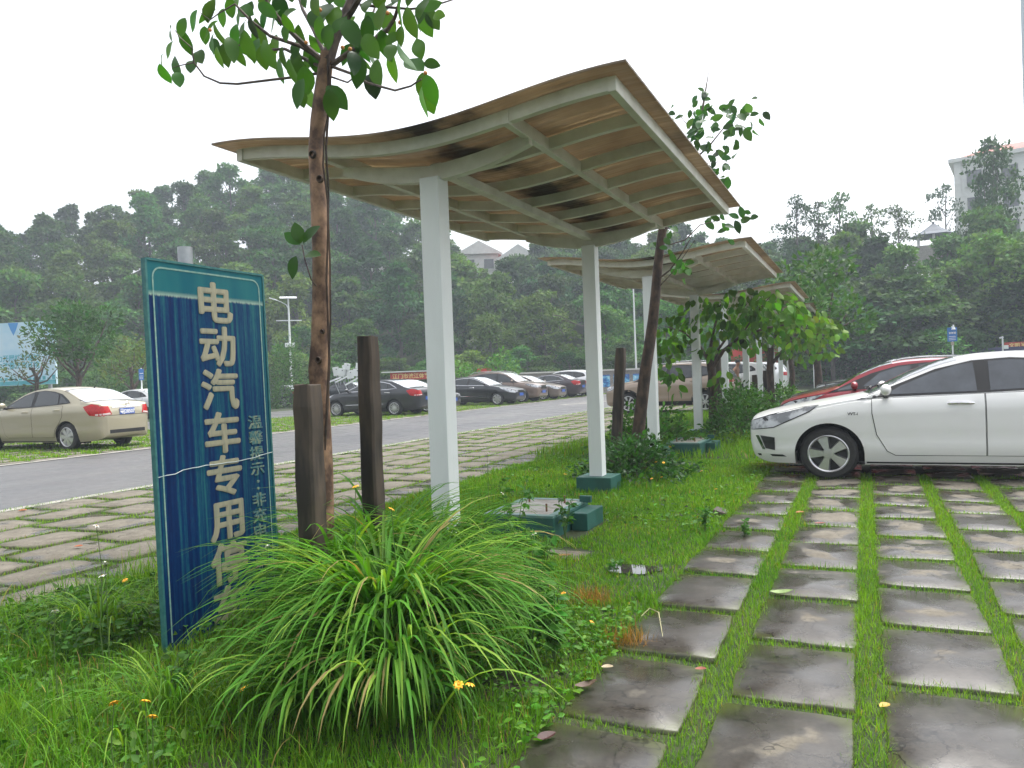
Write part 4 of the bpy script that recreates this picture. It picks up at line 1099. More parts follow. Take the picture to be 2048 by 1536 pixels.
# farther grass
parts = []
X, Y = rnd(60000, -5.2, -1.15, 12, 42)
k = in_view(X, Y) & ~on_slab(X, Y, BLOCK) & (rng.random(len(X)) < np.clip(13/np.hypot(X, Y), .2, 1)); X, Y = X[k], Y[k]
parts.append(sward(X, Y, np.zeros(len(X)), rng.uniform(.06, .22, len(X))*(1+.6*nA(X, Y)), rng.uniform(.012, .022, len(X)), gcol(X, Y), 2, .4, .8))
X, Y = rnd(420000, -9.4, -4.8, 1, 45)
k = in_view(X, Y) & ((rng.random(len(X)) < np.clip(10/np.hypot(X, Y), .2, 1)))
X, Y = X[k], Y[k]
k = ~on_slab(X, Y, RECT_L, -.008); X, Y = X[k], Y[k]
parts.append(sward(X, Y, np.zeros(len(X)), rng.uniform(.022, .05, len(X)), rng.uniform(.006, .012, len(X))*np.clip(np.hypot(X, Y)/12, .8, 2.5), gcol(X, Y, .25), 2, .4, .7))
X, Y = rnd(260000, -22.7, -15.6, 4, 62)
k = in_view(X, Y) & (rng.random(len(X)) < np.clip(22/np.hypot(X, Y), .2, 1)); X, Y = X[k], Y[k]
k = ~on_slab(X, Y, RECT_F, -.02); X, Y = X[k], Y[k]
parts.append(sward(X, Y, np.zeros(len(X)), rng.uniform(.03, .09, len(X)), rng.uniform(.02, .04, len(X)), gcol(X, Y, .35), 2, .4, .6))
v, f, c = join_np(parts)
tag(link('grass', np_mesh('far_grass', v, f, c, M['grass'])), 'yellow green grass in the joints of the paving left of the shelters and across the lane', 'grass', kind='stuff')

# low leafy weeds (clover, beggarticks leaves)
def weeds(n, x0, x1, y0, y1, hmax, size, base, dens=None):
    X, Y = rnd(n, x0, x1, y0, y1); k = in_view(X, Y) & ~on_slab(X, Y, BLOCK)
    if dens is not None: k &= rng.random(n) < dens(X, Y)
    X, Y = X[k], Y[k]; m_ = len(X)
    Z = rng.uniform(.02, 1, m_)*hmax*np.clip(.6+.8*nB(X*.8, Y*.8), .15, 1.5)
    D = rng.normal(size=(m_, 3)); D[:, 2] = np.abs(D[:, 2])*.35-.1
    return np.stack([X, Y, Z], 1), D, rng.uniform(.6, 1.3, m_)*size, vary(base, m_, .3)
A = [weeds(9000, -4.9, -2.3, 1.4, 3.6, .16, .042, (.07, .17, .02), lambda x, y: np.clip(nB(x*.7, y*.7)+.35, 0, 1)),
     weeds(5000, -1.95, -1.15, 2.2, 4.2, .12, .036, (.075, .19, .02), lambda x, y: np.clip(nB(x, y)+.3, 0, 1)),
     weeds(9000, -4.9, -1.2, 6.5, 12, .12, .045, (.07, .18, .02), lambda x, y: np.clip(nB(x*.9, y*.9)+.25, 0, 1)),
     weeds(5200, -2.6, -1.2, 3.2, 7.5, .09, .034, (.075, .19, .02), lambda x, y: np.clip(nB(x*1.5, y*1.5)+.05, 0, 1)),
     weeds(2600, -4.7, -3.6, 2.6, 4.2, .20, .05, (.045, .12, .018))]
P_, D_, L_, C_ = [np.concatenate([a[i] for a in A]) for i in range(4)]
tag(leaves('ground_cover', P_, D_, L_, L_*.55, C_, M['leaf']), 'low leafy weeds spread through the lawn', 'weeds', kind='stuff')

# ---- big arching grass clumps by the sign
def clump(label, x, y, n, hmin, hmax, spread, push=0.0, wd=(.015, .029), base=(.072, .195, .020)):
    r = np.abs(rng.normal(size=n))*spread*.45; a = rng.uniform(0, 2*PI, n)
    P0 = np.stack([r*np.cos(a), r*np.sin(a), np.zeros(n)], 1)
    az = a+rng.normal(size=n)*.4
    bx, by = np.cos(az)*.8+.22*rng.random(n)+push*.91, np.sin(az)*.8-.75*rng.random(n)+push*.41
    az = np.arctan2(by, bx)
    lean = np.clip(r/spread*.30+np.abs(rng.normal(size=n))*.09, .02, .6)
    H = rng.uniform(hmin, hmax, n)*np.where(rng.random(n) < .12, .6, 1)
    bend = rng.uniform(1.7, 2.95, n)
    col = vary(base, n, .22, .12); yl = rng.random(n) < .14; col[yl] = np.array((.20, .33, .045))
    dd = rng.random(n) < .03; col[dd] = np.array((.30, .24, .10))
    v, f, c = blades(P0, H, rng.uniform(*wd, n), az, lean, bend, col, 10, .16, 2.4)
    o = link('grass_clump', np_mesh('grass_clump', v, f, c, M['grass']))
    o.location = (x, y, 0)
    return tag(o, label, 'grass clump', 'arching grass clumps by the sign')
for lb, px, py, n_, h0, h1, sp, pu in (
 ('largest arching clump of long strappy grass, front and centre of the mound', 780, 1350, 560, .8, 1.22, .22, .16),
 ('long grass clump draping beside the right edge of the blue sign', 680, 1270, 400, .75, 1.15, .14, .62),
 ('long grass clump at the right end of the mound, leaning over the lawn', 890, 1320, 400, .65, 1.0, .2, -.05),
 ('long grass clump behind the others, at the foot of the taller concrete post', 770, 1220, 380, .85, 1.25, .2, .25),
 ('long grass clump at the back of the mound, before the first white column', 880, 1200, 330, .7, 1.1, .2, -.1),
 ('short clump of strappy grass at the front of the mound, low and drooping', 800, 1420, 330, .5, .85, .24, .05),
 ('short clump of strappy grass under the right corner of the blue sign', 640, 1430, 230, .4, .7, .18, .25)):
    q = tg(px, py); clump(lb, q.x, q.y, n_, h0, h1, sp, pu)
clump('small tuft of thin grass left of the blue sign', -3.95, 2.95, 120, .35, .62, .26, 0, (.006, .011), (.11, .22, .03))
clump('small tuft of thin grass low in the front left corner', -2.75, 2.35, 110, .3, .5, .26, 0, (.006, .011), (.10, .22, .03))

# ---- leafy plants: weeds with stalks, flowers
STEM = pm('green_stem', (.07, .13, .025), rough=.6)
def leafy_plant(label, loc, h, n, size, base, name='weed_plant', grp=None, spread=.35, tmpl=LEAF6):
    st = MB(); P_, D_ = [], []
    ns = max(3, n//14)
    for i in range(ns):
        a = random.uniform(0, 2*PI); e = Vector((math.cos(a)*spread*random.uniform(.2, 1)*h, math.sin(a)*spread*random.uniform(.2, 1)*h, h*random.uniform(.6, 1)))
        mid = e*.5+Vector((0, 0, h*.1))
        st.tube([(0, 0, 0), mid, e], [.004, .003, .002], 5)
        for k in range(n//ns):
            t = random.uniform(.2, 1); p = (mid*(2*t*(1-t))+e*t*t)
            P_.append(p); d = Vector((random.gauss(0, 1), random.gauss(0, 1), random.gauss(.15, .4))); D_.append(d)
    o = st.build(name, STEM)
    m_ = len(P_); L_ = rng.uniform(.6, 1.25, m_)*size
    fo = leaves('foliage', [tuple(p) for p in P_], [tuple(d) for d in D_], L_, L_*.5, vary(base, m_, .25), M['leaf'], tmpl, o)
    o.location = loc
    return tag(o, label, 'plant', grp)
for i, (px, py, h, n, lb) in enumerate([(1075, 1230, .62, 120, 'leafy green weed leaning over the right end of the long grass'), (1110, 1330, .38, 90, 'leafy weed at the foot of the long grass beside dry red tufts'), (1030, 1100, .62, 80, 'leafy weed stalks before the low green plinth'), (1130, 1075, .42, 60, 'leafy weed by the corner of the low green plinth'), (1060, 1330, .30, 70, 'short leafy weed under the right end of the long grass'), (560, 1180, .55, 80, 'leafy weed between the blue sign and the short concrete post'), (930, 1290, .45, 50, 'leafy weed inside the middle of the long grass'), (1490, 1075, .18, 60, 'small leafy weed on the lawn beside the slabs'), (1230, 1150, .12, 40, 'tiny weed beside the puddle'), (1410, 1065, .22, 60, 'leafy weed standing in the middle of the lawn'), (870, 1440, .22, 50, 'small leafy weed in front of the long grass'), (360, 1420, .30, 70, 'feathery weed low in front of the blue sign')]):
    leafy_plant(lb, tg(px, py), h, n, .07 if h > .3 else .045, (.055, .165, .022), grp=None)
PET_Y, PET_W, EYE_Y = pm('yellow_petals', (.80, .38, .01), rough=.5), pm('white_petals', (.80, .80, .72), rough=.5), pm('flower_eye', (.55, .28, .01), rough=.7)
def flower(kind, h, r):
    np_ = 8 if kind == 'y' else 5
    st = MB().tube([(0, 0, 0), (.015, .01, h*.6), (0, 0, h)], [.0025, .002, .0018], 5)
    o = st.build('flower', STEM)
    pt = MB()
    for k in range(np_):
        a = 2*PI*k/np_; c, s_ = math.cos(a), math.sin(a); w = r*.32
        q = [(.15*r, -w*.4, 0), (.6*r, -w, .003), (r, -w*.3, -.002), (r, w*.3, -.002), (.6*r, w, .003), (.15*r, w*.4, 0)]
        pt.add([(x*c-y*s_, x*s_+y*c, h+z) for x, y, z in q], [(0, 1, 4, 5), (1, 2, 3, 4)])
    pm_ = pt.build('petals', PET_Y if kind == 'y' else PET_W, o)
    MB().ball((0, 0, h+.003), r*.24, 6, (1, 1, .5)).build('flower_eye', EYE_Y, pm_)
    return o
fy, fw = flower('y', 1.0, .019), flower('w', 1.0, .019)
FY = [(228, 1406, 2.55, 'left of a pair low before the blue sign'), (291, 1402, 2.6, 'right of a pair low before the blue sign'), (487, 1376, 2.95, 'alone before the lower right of the blue sign'), (917, 1369, 2.75, 'left of a pair in front of the long grass'), (940, 1369, 2.78, 'right of a pair in front of the long grass'), (711, 973, 3.6, 'high between the two concrete posts'), (783, 1018, 3.7, 'at the top of the long grass beside the white column'), (1185, 1245, 4.3, 'by the dry red tufts right of the long grass'), (1127, 1188, 4.6, 'at the right edge of the long grass'), (305, 1433, 2.45, 'lowest before the blue sign'), (1340, 893, 9.6, 'top of the bushy shrub'), (1312, 924, 9.2, 'left one in the middle of the bushy shrub'), (1327, 925, 9.25, 'right one in the middle of the bushy shrub'), (1303, 957, 8.8, 'left one at the foot of the bushy shrub'), (1323, 954, 8.85, 'right one at the foot of the bushy shrub'), (1432, 978, 8.1, 'out on the lawn right of the bushy shrub'), (1403, 942, 8.9, 'right flank of the bushy shrub'), (1130, 948, 8.2, 'left of the second column footing'), (250, 1160, 4.6, 'beside the slabs left of the blue sign')]
FW = [(210, 1125, 3.6, 'tallest stalk left of the blue sign'), (205, 1152, 3.4, 'below the tallest stalk left of the sign'), (110, 1223, 3.3, 'before the dark wet slab at the far left'), (193, 1052, 4.4, 'against the pale slabs at the left'), (1068, 1068, 4.6, 'large one in front of the low green plinth'), (535, 1092, 3.5, 'between the blue sign and the post'), (1005, 987, 5.6, 'left of the low green plinth'), (974, 905, 7.6, 'on the paving edge between the columns'), (976, 926, 7.0, 'below another on the paving edge between the columns'), (1095, 1187, 4.2, 'on the right flank of the long grass'), (1130, 1035, 5.3, 'over the rim of the low green plinth')]
for lst, proto, nm, grp in ((FY, fy, 'yellow daisy flower ', 'yellow daisies'), (FW, fw, 'white beggartick flower ', 'white beggarticks')):
    for i, (px, py, dist, lb) in enumerate(lst):
        p = td(px, py, dist)
        if p.z < .07: p = tg(px, py, .07)
        hgt = p.z
        o = proto if i == 0 else dup(proto)
        o.location = (p.x, p.y, 0); o.scale = (1, 1, hgt); o.rotation_euler = (0, 0, random.uniform(0, 6))
        tag(o, nm+lb, 'flower', grp)
# petals must not be squashed by the stalk scale: rebuild heads upright
def head_fix():
    for o in [x for x in C.objects if x.name.split('.')[0] == 'flower' and not x.parent]:
        hz = o.scale[2]
        for q in kids(o):
            tilt = Matrix.Rotation(random.uniform(.25, .75), 4, 'Y')
            q.matrix_parent_inverse = Matrix.Diagonal((1, 1, 1/hz, 1)) @ Matrix.Translation((0, 0, hz)) @ tilt @ Matrix.Translation((0, 0, -1))
head_fix()

M['twig'] = pm('twig', (.05, .04, .022), (.085, .065, .04), 30, .8)
# ---- bushy shrub around the leaning tree
def bush(name, label, loc, rx, ry, h, n, size, base, mat='leaf', grp=None, cat='shrub', stem=True):
    u = rng.normal(size=(n, 3)); u /= np.linalg.norm(u, axis=1, keepdims=True); u[:, 2] = np.abs(u[:, 2])
    rr = rng.uniform(.35, 1, n)**.45
    lump = 1+.22*np.sin(u[:, 0]*5+loc[0])*np.cos(u[:, 1]*6+loc[1])+.12*np.sin(u[:, 2]*9)
    P_ = u*(rr*lump)[:, None]*np.array([rx, ry, h])
    D_ = u*np.array([1, 1, .5])+rng.normal(size=(n, 3))*.6
    o = None
    st = MB()
    for k in range(9):
        a = 2*PI*k/9; st.tube([(0, 0, -.02), (rx*.3*math.cos(a), ry*.3*math.sin(a), h*.4), (rx*.7*math.cos(a), ry*.7*math.sin(a), h*.65)], [.012, .008, .004], 5)
    o = st.build(name, M['twig']); o.location = loc
    L_ = rng.uniform(.6, 1.3, n)*size
    leaves('foliage', P_, D_, L_, L_*.5, vary(base, n, .3), M[mat], LEAF6, o)
    return tag(o, label, cat, grp)
bush('shrub', 'dark glossy shrub with small yellow flowers round the leaning trunk', (-2.75, 9.75, 0), .68, .75, .50, 2600, .075, (.026, .085, .018), 'glossleaf')
bush('shrub', 'light green weedy shrub left of the second shelter footing', (-3.5, 13.4, 0), .9, 1.3, .7, 1800, .10, (.05, .14, .02))
bush('shrub', 'feathery green shrub right of the broad leaved tree stakes', (-2.25, 15.4, 0), .6, 1.1, .95, 2200, .085, (.045, .125, .022))
bush('shrub', 'overgrown pale green shrub at the foot of the far columns', (-2.5, 18.6, 0), .7, 1.5, .85, 1800, .12, (.06, .15, .025))
bush('shrub', 'overgrown shrub behind the white sedan bonnet', (-2.1, 22.5, 0), .6, 2.0, .8, 1500, .12, (.05, .13, .022))

# ---- litter
def fallen(label, px, py, L_, W_, col, rz, curl=.25, z=.02):
    p = tg(px, py, z); n_ = 7; mb = MB()
    for i in range(n_):
        t = i/(n_-1); w = W_*math.sin(PI*min(.98, .04+t*.93))**.8*.5
        zc = .012+curl*L_*(t-.4)**2
        mb.v += [(L_*(t-.5), -w, zc+w*.35), (L_*(t-.5), 0, zc), (L_*(t-.5), w, zc+w*.5)]
    for i in range(n_-1):
        a = i*3; mb.f += [(a, a+3, a+4, a+1), (a+1, a+4, a+5, a+2)]
    o = mb.build('fallen_leaf', pm('leaf_litter', col, tuple(x*.6 for x in col), 30, .6), smooth=True)
    o.location = p; o.rotation_euler = (0, 0, rz)
    return tag(o, label, 'fallen leaf')
fallen('pale green fallen leaf lying on the slab joint', 1563, 1191, .13, .06, (.22, .32, .10), .2, .5)
fallen('brown fallen leaf on the bare patch beside the long grass', 1128, 1115, .11, .045, (.30, .15, .05), .3)
fallen('red brown fallen leaf low at the front edge of the slabs', 1092, 1482, .09, .05, (.05, .013, .01), 1.0)
fallen('orange fallen leaf in the grass joint near the white sedan', 1600, 1028, .08, .05, (.42, .13, .02), .5)
fallen('red fallen leaf on a slab beneath the orange one', 1640, 1050, .09, .04, (.25, .05, .03), .1)
fallen('yellow fallen leaf on the grass strip at the lower right', 1770, 1418, .05, .035, (.45, .30, .04), .8)
fallen('brown curled leaf on the slab edge at the lower centre', 1172, 1378, .10, .05, (.09, .05, .03), .7, .6)
fallen('tan leaf chip on the dark slab at the lower centre', 1215, 1340, .055, .035, (.42, .34, .22), .3)
fallen('small red leaf at the right end of a joint', 1402, 1344, .05, .03, (.25, .06, .03), .3)
fallen('orange leaf at the lane edge, far left', 45, 1024, .12, .07, (.40, .13, .03), .2)
fallen('tiny orange leaf on the pale slabs left of the sign', 157, 1096, .07, .05, (.40, .10, .02), .6)
dw = MB().tube([tg(1283, 1243)+Vector((0, 0, .03)), tg(1300, 1236)+Vector((0, 0, .055)), tg(1318, 1243)+Vector((0, 0, .05)), tg(1326, 1283)+Vector((0, 0, .02))], [.0025, .003, .0035, .0015], 6)
tag(dw.build('dry_stalk', pm('dry_stalk', (.35, .33, .18), rough=.7)), 'pale curved dry grass stalk lying on a slab', 'stalk')
# puddle
pd = MB(); c0 = tg(1262, 1141); pd.v = [(c0.x+.20*math.cos(a)*(1+.2*math.sin(3*a)), c0.y+.16*math.sin(a)*(1+.2*math.cos(2*a)), .012) for a in np.linspace(0, 2*PI, 25)[:-1]]; pd.f = [tuple(range(24))]
m, n, l, b = nodes_of('still_water'); b.inputs['Base Color'].default_value = (.03, .03, .025, 1); b.inputs['Roughness'].default_value = .02; b.inputs['IOR'].default_value = 1.9
tag(pd.build('puddle', m), 'small puddle reflecting the sky in the lawn', kind='structure')
p = tg(1128, 1110); tag(MB().box((p.x, p.y, -.004), (.34, .26, .02)).build('sunken_slab', M['slab'], bevel=.006), 'grey sunken slab under the brown leaf in the lawn', kind='structure')
p = tg(1440, 1030); tag(MB().box((p.x, p.y, .01), (.12, .2, .09), Matrix.Rotation(.3, 3, 'Y')).build('concrete_chunk', M['post'], bevel=.015), 'grey broken concrete chunk half sunk in the lawn near the slabs', 'rubble')
# ================================================================== NEAR TREES
def bark(name, c1, c2, sc=7, st=(1, 1, .5), rough=.8, lo=.4, hi=.62, bmp=.7):
    return pm(name, c1, c2, sc, rough, bmp=bmp, stretch=st, lo=lo, hi=hi, dist=.015)
M['bark'] = bark('brown_bark', (.07, .036, .022), (.30, .18, .105), 9, (1, 1, .8), .7)
M['darkbark'] = bark('dark_bark', (.025, .016, .011), (.085, .052, .033), 12)
M['twigbark'] = bark('branch_bark', (.045, .03, .024), (.12, .085, .065), 20, (1, 1, .5), .7, bmp=.3)
def ptree(name, label, trunk, rads, branches, Lpts, lsize, base, mat, trunkmat, grp=None, lw=.5, droop=.8, tmpl=LEAF6, fruit=None, leafname='leaves', cat='tree', n12=12, face=True):
    """trunk: world points; branches: list of (points, r0, r1); Lpts: leaf positions with optional direction"""
    mb = MB().tube(trunk, rads, n12)
    o = mb.build(name, trunkmat, smooth=True)
    for pts, r0, r1 in branches: MB().tube(pts, list(np.linspace(r0, r1, len(pts))), 7).build('branch', M['twigbark'], o, smooth=True)
    P_ = np.array([tuple(p) for p, d in Lpts]); D_ = []
    for p, d in Lpts:
        if d is None: d = Vector((random.gauss(0, .6), random.gauss(0, .6), -droop+random.gauss(0, .45)))
        D_.append(tuple(d))
    D_ = np.array(D_); n = len(P_); L_ = rng.uniform(.70, 1.18, n)*lsize
    c = vary(base, n, .25)
    up = np.stack([rng.normal(size=n)*.45, -1+rng.normal(size=n)*.35, rng.normal(size=n)*.35+.35], 1)
    if not face: up = np.stack([rng.normal(size=n)*.7, rng.normal(size=n)*.7-.35, rng.normal(size=n)*.5+.7], 1)
    leaves(leafname, P_, D_, L_, L_*lw*rng.uniform(.85, 1.1, n), c, M[mat], tmpl, o, up)
    return tag(o, label, cat, grp)
# -- rubber fig in front of the first shelter
def ft(px, py, y=3.66): return tp(px, py, y)
TY = 3.66
trunk = [Vector((ft(652, 1240).x, TY, 0))]+[ft(x, y) for x, y in ((651, 1150), (649, 1040), (648, 940), (644, 860), (640, 790), (636, 740), (640, 690), (642, 600), (641, 500), (637, 400), (632, 300), (637, 240), (643, 190), (650, 140), (655, 105))]
s_ = .0026*1.08
rads = [.062, .06, .056, .053, .053, .054, .056, .053, .050, .048, .046, .044, .046, .044, .042, .038]
B = []
def br(pxs, r0, r1, dy=0.0, y0=TY):
    n_ = len(pxs); pts = [ft(x, y, y0+dy*i/(n_-1)) for i, (x, y) in enumerate(pxs)]
    B.append((pts, r0, r1)); return pts
br([(655, 122), (668, 80), (683, 45), (700, 10), (712, -40), (720, -110)], .040, .022, .1)
br([(690, 40), (705, 20), (722, -8), (745, -60)], .022, .012, -.15)
br([(652, 128), (618, 98), (588, 70), (560, 40), (535, 5), (515, -40)], .018, .008, -.35)
br([(648, 122), (600, 92), (540, 72), (500, 40), (470, 8)], .013, .006, -.25)
br([(654, 118), (628, 60), (606, 20), (590, -30)], .015, .008, .2)
br([(645, 135), (610, 118), (570, 98), (530, 100), (500, 85), (460, 95)], .012, .005, .2)
br([(640, 146), (600, 153), (540, 160), (475, 168), (440, 166), (408, 152), (388, 125), (383, 95)], .0085, .004, -.45)
br([(657, 135), (705, 100), (745, 82), (775, 60), (790, 35), (800, 0)], .017, .008, -.2)
br([(655, 130), (710, 150), (735, 166), (790, 181), (822, 172), (843, 158)], .009, .004, -.35)
br([(720, 10), (770, 14), (820, 18), (860, 14), (912, -3)], .009, .004, .15)
br([(700, 100), (725, 70), (745, 30), (760, -20)], .010, .005, .3)
br([(652, 150), (695, 165), (715, 150), (700, 140)], .006, .003, -.1)
br([(383, 95), (360, 75), (350, 60)], .004, .002, 0, TY-.45); br([(388, 125), (365, 130), (345, 135)], .004, .002, 0, TY-.45)
br([(470, 8), (440, 25), (420, 40), (400, 25)], .005, .002, 0, TY-.25)
LP = []
LEAFPX = [(340, 68, -80), (337, 100, -110), (362, 58, 250), (386, 42, 240), (322, 128, -100), (352, 132, -75), (330, 150, -95), (357, 160, -60), (382, 132, -68), (398, 112, -50), (372, 85, 265), (420, 58, 230), (424, 88, -100), (412, 30, 200), (440, 70, -85), (450, 108, -85), (444, 40, 255), (463, 95, -70), (478, 90, -75), (438, 118, -95), (460, 10, 80), (475, 40, 250), (484, 60, 265), (505, 55, -85), (518, 62, -90), (510, 98, -95), (535, 105, -75), (528, 35, 255), (550, 88, -85), (545, 110, -95), (566, 120, -100), (580, 55, -80), (590, 100, -85), (600, 140, -80), (612, 160, -100), (585, 145, -95), (598, 182, -105), (604, 200, -80), (618, 190, -70), (662, 205, -90), (671, 190, -50), (640, 60, -100), (625, 35, -80), (560, 15, -95), (530, -5, 60), (500, 10, 70), (475, -8, 95), (420, 15, 200), (600, 75, -95), (570, 70, -90), (650, 20, 95), (642, 35, 110), (668, 30, 75), (680, 45, 60), (690, 25, 50), (630, 5, 100), (700, 60, -60), (715, 80, -80), (735, 60, -100), (722, 100, -85), (745, 115, -90), (730, 130, -80), (752, 140, -75), (718, 140, -100), (770, 88, -85), (765, 60, 30), (780, 105, -80), (790, 72, 20), (760, 30, 80), (775, 15, 60), (800, 22, 240), (800, 78, -95), (808, 110, -80), (742, 40, 120), (840, 30, -90), (835, 55, -100), (820, 42, -80), (850, 45, -70), (866, 40, -60), (880, 30, -20), (845, 10, 80), (838, 98, 110), (868, 128, -20), (830, 130, 140), (847, 172, -95), (861, 178, -80), (846, 198, -100), (858, 205, -85), (800, -5, 70), (825, -10, 60), (870, 8, 20), (710, 0, 70), (735, 5, 90), (755, -10, 80), (660, -15, 90), (610, -10, 90), (580, -20, 100), (690, 110, -120), (708, 122, -70), (620, 110, -110), (745, 165, -70), (572, 30, 200), (548, 40, 220), (490, 22, 150), (515, 78, -95), (495, 88, -90), (430, 95, -75), (410, 75, -95), (593, 120, -75), (775, 42, -70), (700, 40, 30), (785, 130, -100), (655, 75, -100), (630, 130, -100), (740, 90, -60), (480, 115, -80), (527, 120, -95), (560, 135, -88), (470, 70, -92), (635, 90, -60)]
for (px, py, an) in LEAFPX:
    y = TY+random.uniform(-.42, .35)
    c = ft(px, py, y); a = R(an)
    d = (Vector((math.cos(a), random.gauss(0, .35), math.sin(a)))).normalized()
    LP.append((c-d*.072, d))
for k in range(24):
    px, py = random.uniform(400, 860), random.uniform(-160, 10)
    y = TY+random.uniform(-.5, .5); LP.append((ft(px, py, y), None))
# sprouts on the trunk
SP = [(ft(640, 575, TY-.09), ft(618, 560, TY-.12), ft(612, 525, TY-.14), ft(603, 500, TY-.13))]
B.append(([ft(632, 572, TY-.05), ft(622, 558, TY-.1), ft(610, 520, TY-.14), ft(604, 490, TY-.14)], .005, .003))
for (px, py, an, l_) in ((601, 487, 95, 1), (606, 487, 35, 1), (600, 489, 140, .95), (610, 512, 2, 1), (592, 512, -100, 1)):
    a = R(an); LP.append((ft(px, py, TY-.14), Vector((math.cos(a), -.25, math.sin(a)))))
fig = ptree('rubber_fig_tree', 'rough barked fig tree with big glossy drooping leaves, beside the blue sign', trunk, rads, B, LP, .150, (.036, .098, .014), 'glossleaf', M['bark'], lw=.58, tmpl=LEAFHQ)
M['figskin'] = pm('orange_fig_skin', (.55, .22, .05), rough=.5)
for (px, py) in ((448, 82), (612, 85), (775, 26), (744, 100), (851, 146), (685, 95), (640, 20), (420, 60), (800, 45), (700, 98)): MB().ball(ft(px, py, TY-.2), .011, 6).build('fig', M['figskin'], fig, smooth=True)
vm = MB()
vm.tube([ft(x, y, TY-.03) for x, y in ((656, 110), (658, 170), (656, 230), (652, 300), (657, 380), (656, 470), (653, 560), (656, 640), (659, 720), (655, 800), (650, 900))], [.009, .010, .008, .006, .006, .006, .006, .006, .007, .009, .006], 6)
vm.tube([ft(x, y, TY-.045) for x, y in ((660, 130), (662, 200), (648, 270), (646, 330), (655, 400), (660, 520), (661, 640), (656, 760), (652, 860))], .005, 6)
vm.build('aerial_root', M['darkbark'], fig, smooth=True)
for (px, py, r_) in ((626, 309, .020), (641, 358, .020), (646, 663, .012), (638, 720, .018)):
    c = ft(px, py, TY-.054+abs(px-638)*.0009)
    kn = MB().lathe([(r_*1.25, 0), (r_*1.0, -.014), (r_*.75, -.012), (r_*.55, .008), (0, .012)], 14)
    m0 = len(kn.v)-14*5
    for i in range(m0, len(kn.v)):
        x, y, z = kn.v[i]; kn.v[i] = (c.x+x, c.y+y, c.z+z)
    kn.build('knot', M['darkbark'], fig, smooth=True)

# -- leaning tree between the first two shelters
T2 = 10.3
def f2(px, py, y=T2): return tp(px, py, y)
trunk = [Vector((f2(1272, 900).x, T2, -.05))]+[f2(x, y) for x, y in ((1275, 880), (1284, 800), (1291, 740), (1299, 690), (1306, 640), (1311, 590), (1315, 540), (1320, 495), (1325, 458))]
B = []
def br2(pxs, r0, r1, dy=0.0, y0=T2):
    pts = [f2(x, y, y0+dy*i/(len(pxs)-1)) for i, (x, y) in enumerate(pxs)]; B.append((pts, r0, r1))
br2([(1322, 470), (1345, 430), (1370, 380), (1388, 320), (1398, 260), (1408, 200), (1413, 170), (1418, 140)], .045, .003, .5)
br2([(1324, 470), (1338, 490), (1370, 480), (1400, 450), (1440, 440)], .012, .004, -.4)
br2([(1314, 560), (1340, 540), (1365, 505), (1385, 470)], .014, .005, -.4)
br2([(1312, 580), (1345, 545), (1390, 480)], .010, .004, -.2)
br2([(1388, 320), (1420, 290), (1460, 240), (1500, 225)], .014, .004, .2)
br2([(1395, 280), (1375, 250), (1355, 225)], .008, .003, 0)
br2([(1380, 350), (1410, 340), (1440, 320)], .008, .003, -.2)
br2([(1370, 380), (1400, 385), (1430, 350)], .008, .003, .1)
LP = []
for (cx, cy, sx, sy, nn_) in ((1400, 215, 20, 20, 14), (1432, 230, 20, 18, 16), (1470, 220, 24, 14, 15), (1508, 235, 14, 22, 8), (1478, 256, 18, 10, 10), (1425, 275, 30, 25, 26), (1395, 265, 16, 22, 10), (1385, 300, 12, 20, 7), (1445, 320, 16, 20, 16), (1415, 330, 20, 24, 14), (1435, 350, 14, 14, 8), (1352, 228, 10, 10, 4), (1464, 438, 26, 14, 10), (1440, 455, 12, 12, 5), (1350, 465, 14, 14, 5), (1358, 522, 16, 22, 10), (1365, 550, 12, 12, 5)):
    for k in range(nn_): LP.append((f2(random.gauss(cx, sx), random.gauss(cy, sy), T2+random.uniform(-.45, .5)), None))
ptree('leaning_tree', 'leaning dark trunked tree with small oval leaves, between the first two shelters', trunk, [.085, .085, .082, .078, .074, .070, .066, .062, .058, .055], B, LP, .15, (.034, .095, .024), 'glossleaf', M['darkbark'], lw=.58, droop=.35, tmpl=LEAFHQ)

# -- broad leaved trees in the row
def crown_pts(cs, droop=.9):
    out = []
    for (c, r, n_) in cs:
        u = rng.normal(size=(n_, 3)); u /= np.linalg.norm(u, axis=1, keepdims=True)
        rr = rng.uniform(.3, 1, n_)**.4
        for a, q in zip(u, rr):
            p = Vector(c)+Vector((a[0]*r[0], a[1]*r[1], a[2]*r[2]))*q
            out.append((p, Vector((a[0]*.9+random.gauss(0, .4), a[1]*.9+random.gauss(0, .4), -droop+random.gauss(0, .35)))))
    return out
b0 = Vector((-2.82, 16.0, 0))
trunk = [b0+Vector(p) for p in ((-.02, 0, 0), (0, 0, .5), (.02, 0, 1.0), (-.02, 0, 1.45), (-.06, 0, 1.75))]
B = [([b0+Vector(p) for p in pts], r0, r1) for pts, r0, r1 in [
 (((0, 0, 1.4), (.25, -.1, 1.75), (.6, -.2, 2.0), (1.1, -.2, 2.15), (1.5, -.1, 2.2)), .045, .015), (((-.03, 0, 1.5), (-.25, 0, 1.9), (-.6, .1, 2.2), (-.9, .1, 2.3)), .04, .012),
 (((-.05, 0, 1.7), (.05, .1, 2.2), (.2, .1, 2.7)), .04, .012), (((0, 0, 1.6), (.4, .3, 2.2), (.8, .3, 2.6)), .03, .01), (((.6, -.2, 2.0), (.9, -.3, 2.4), (1.2, -.3, 2.75)), .02, .008)]]
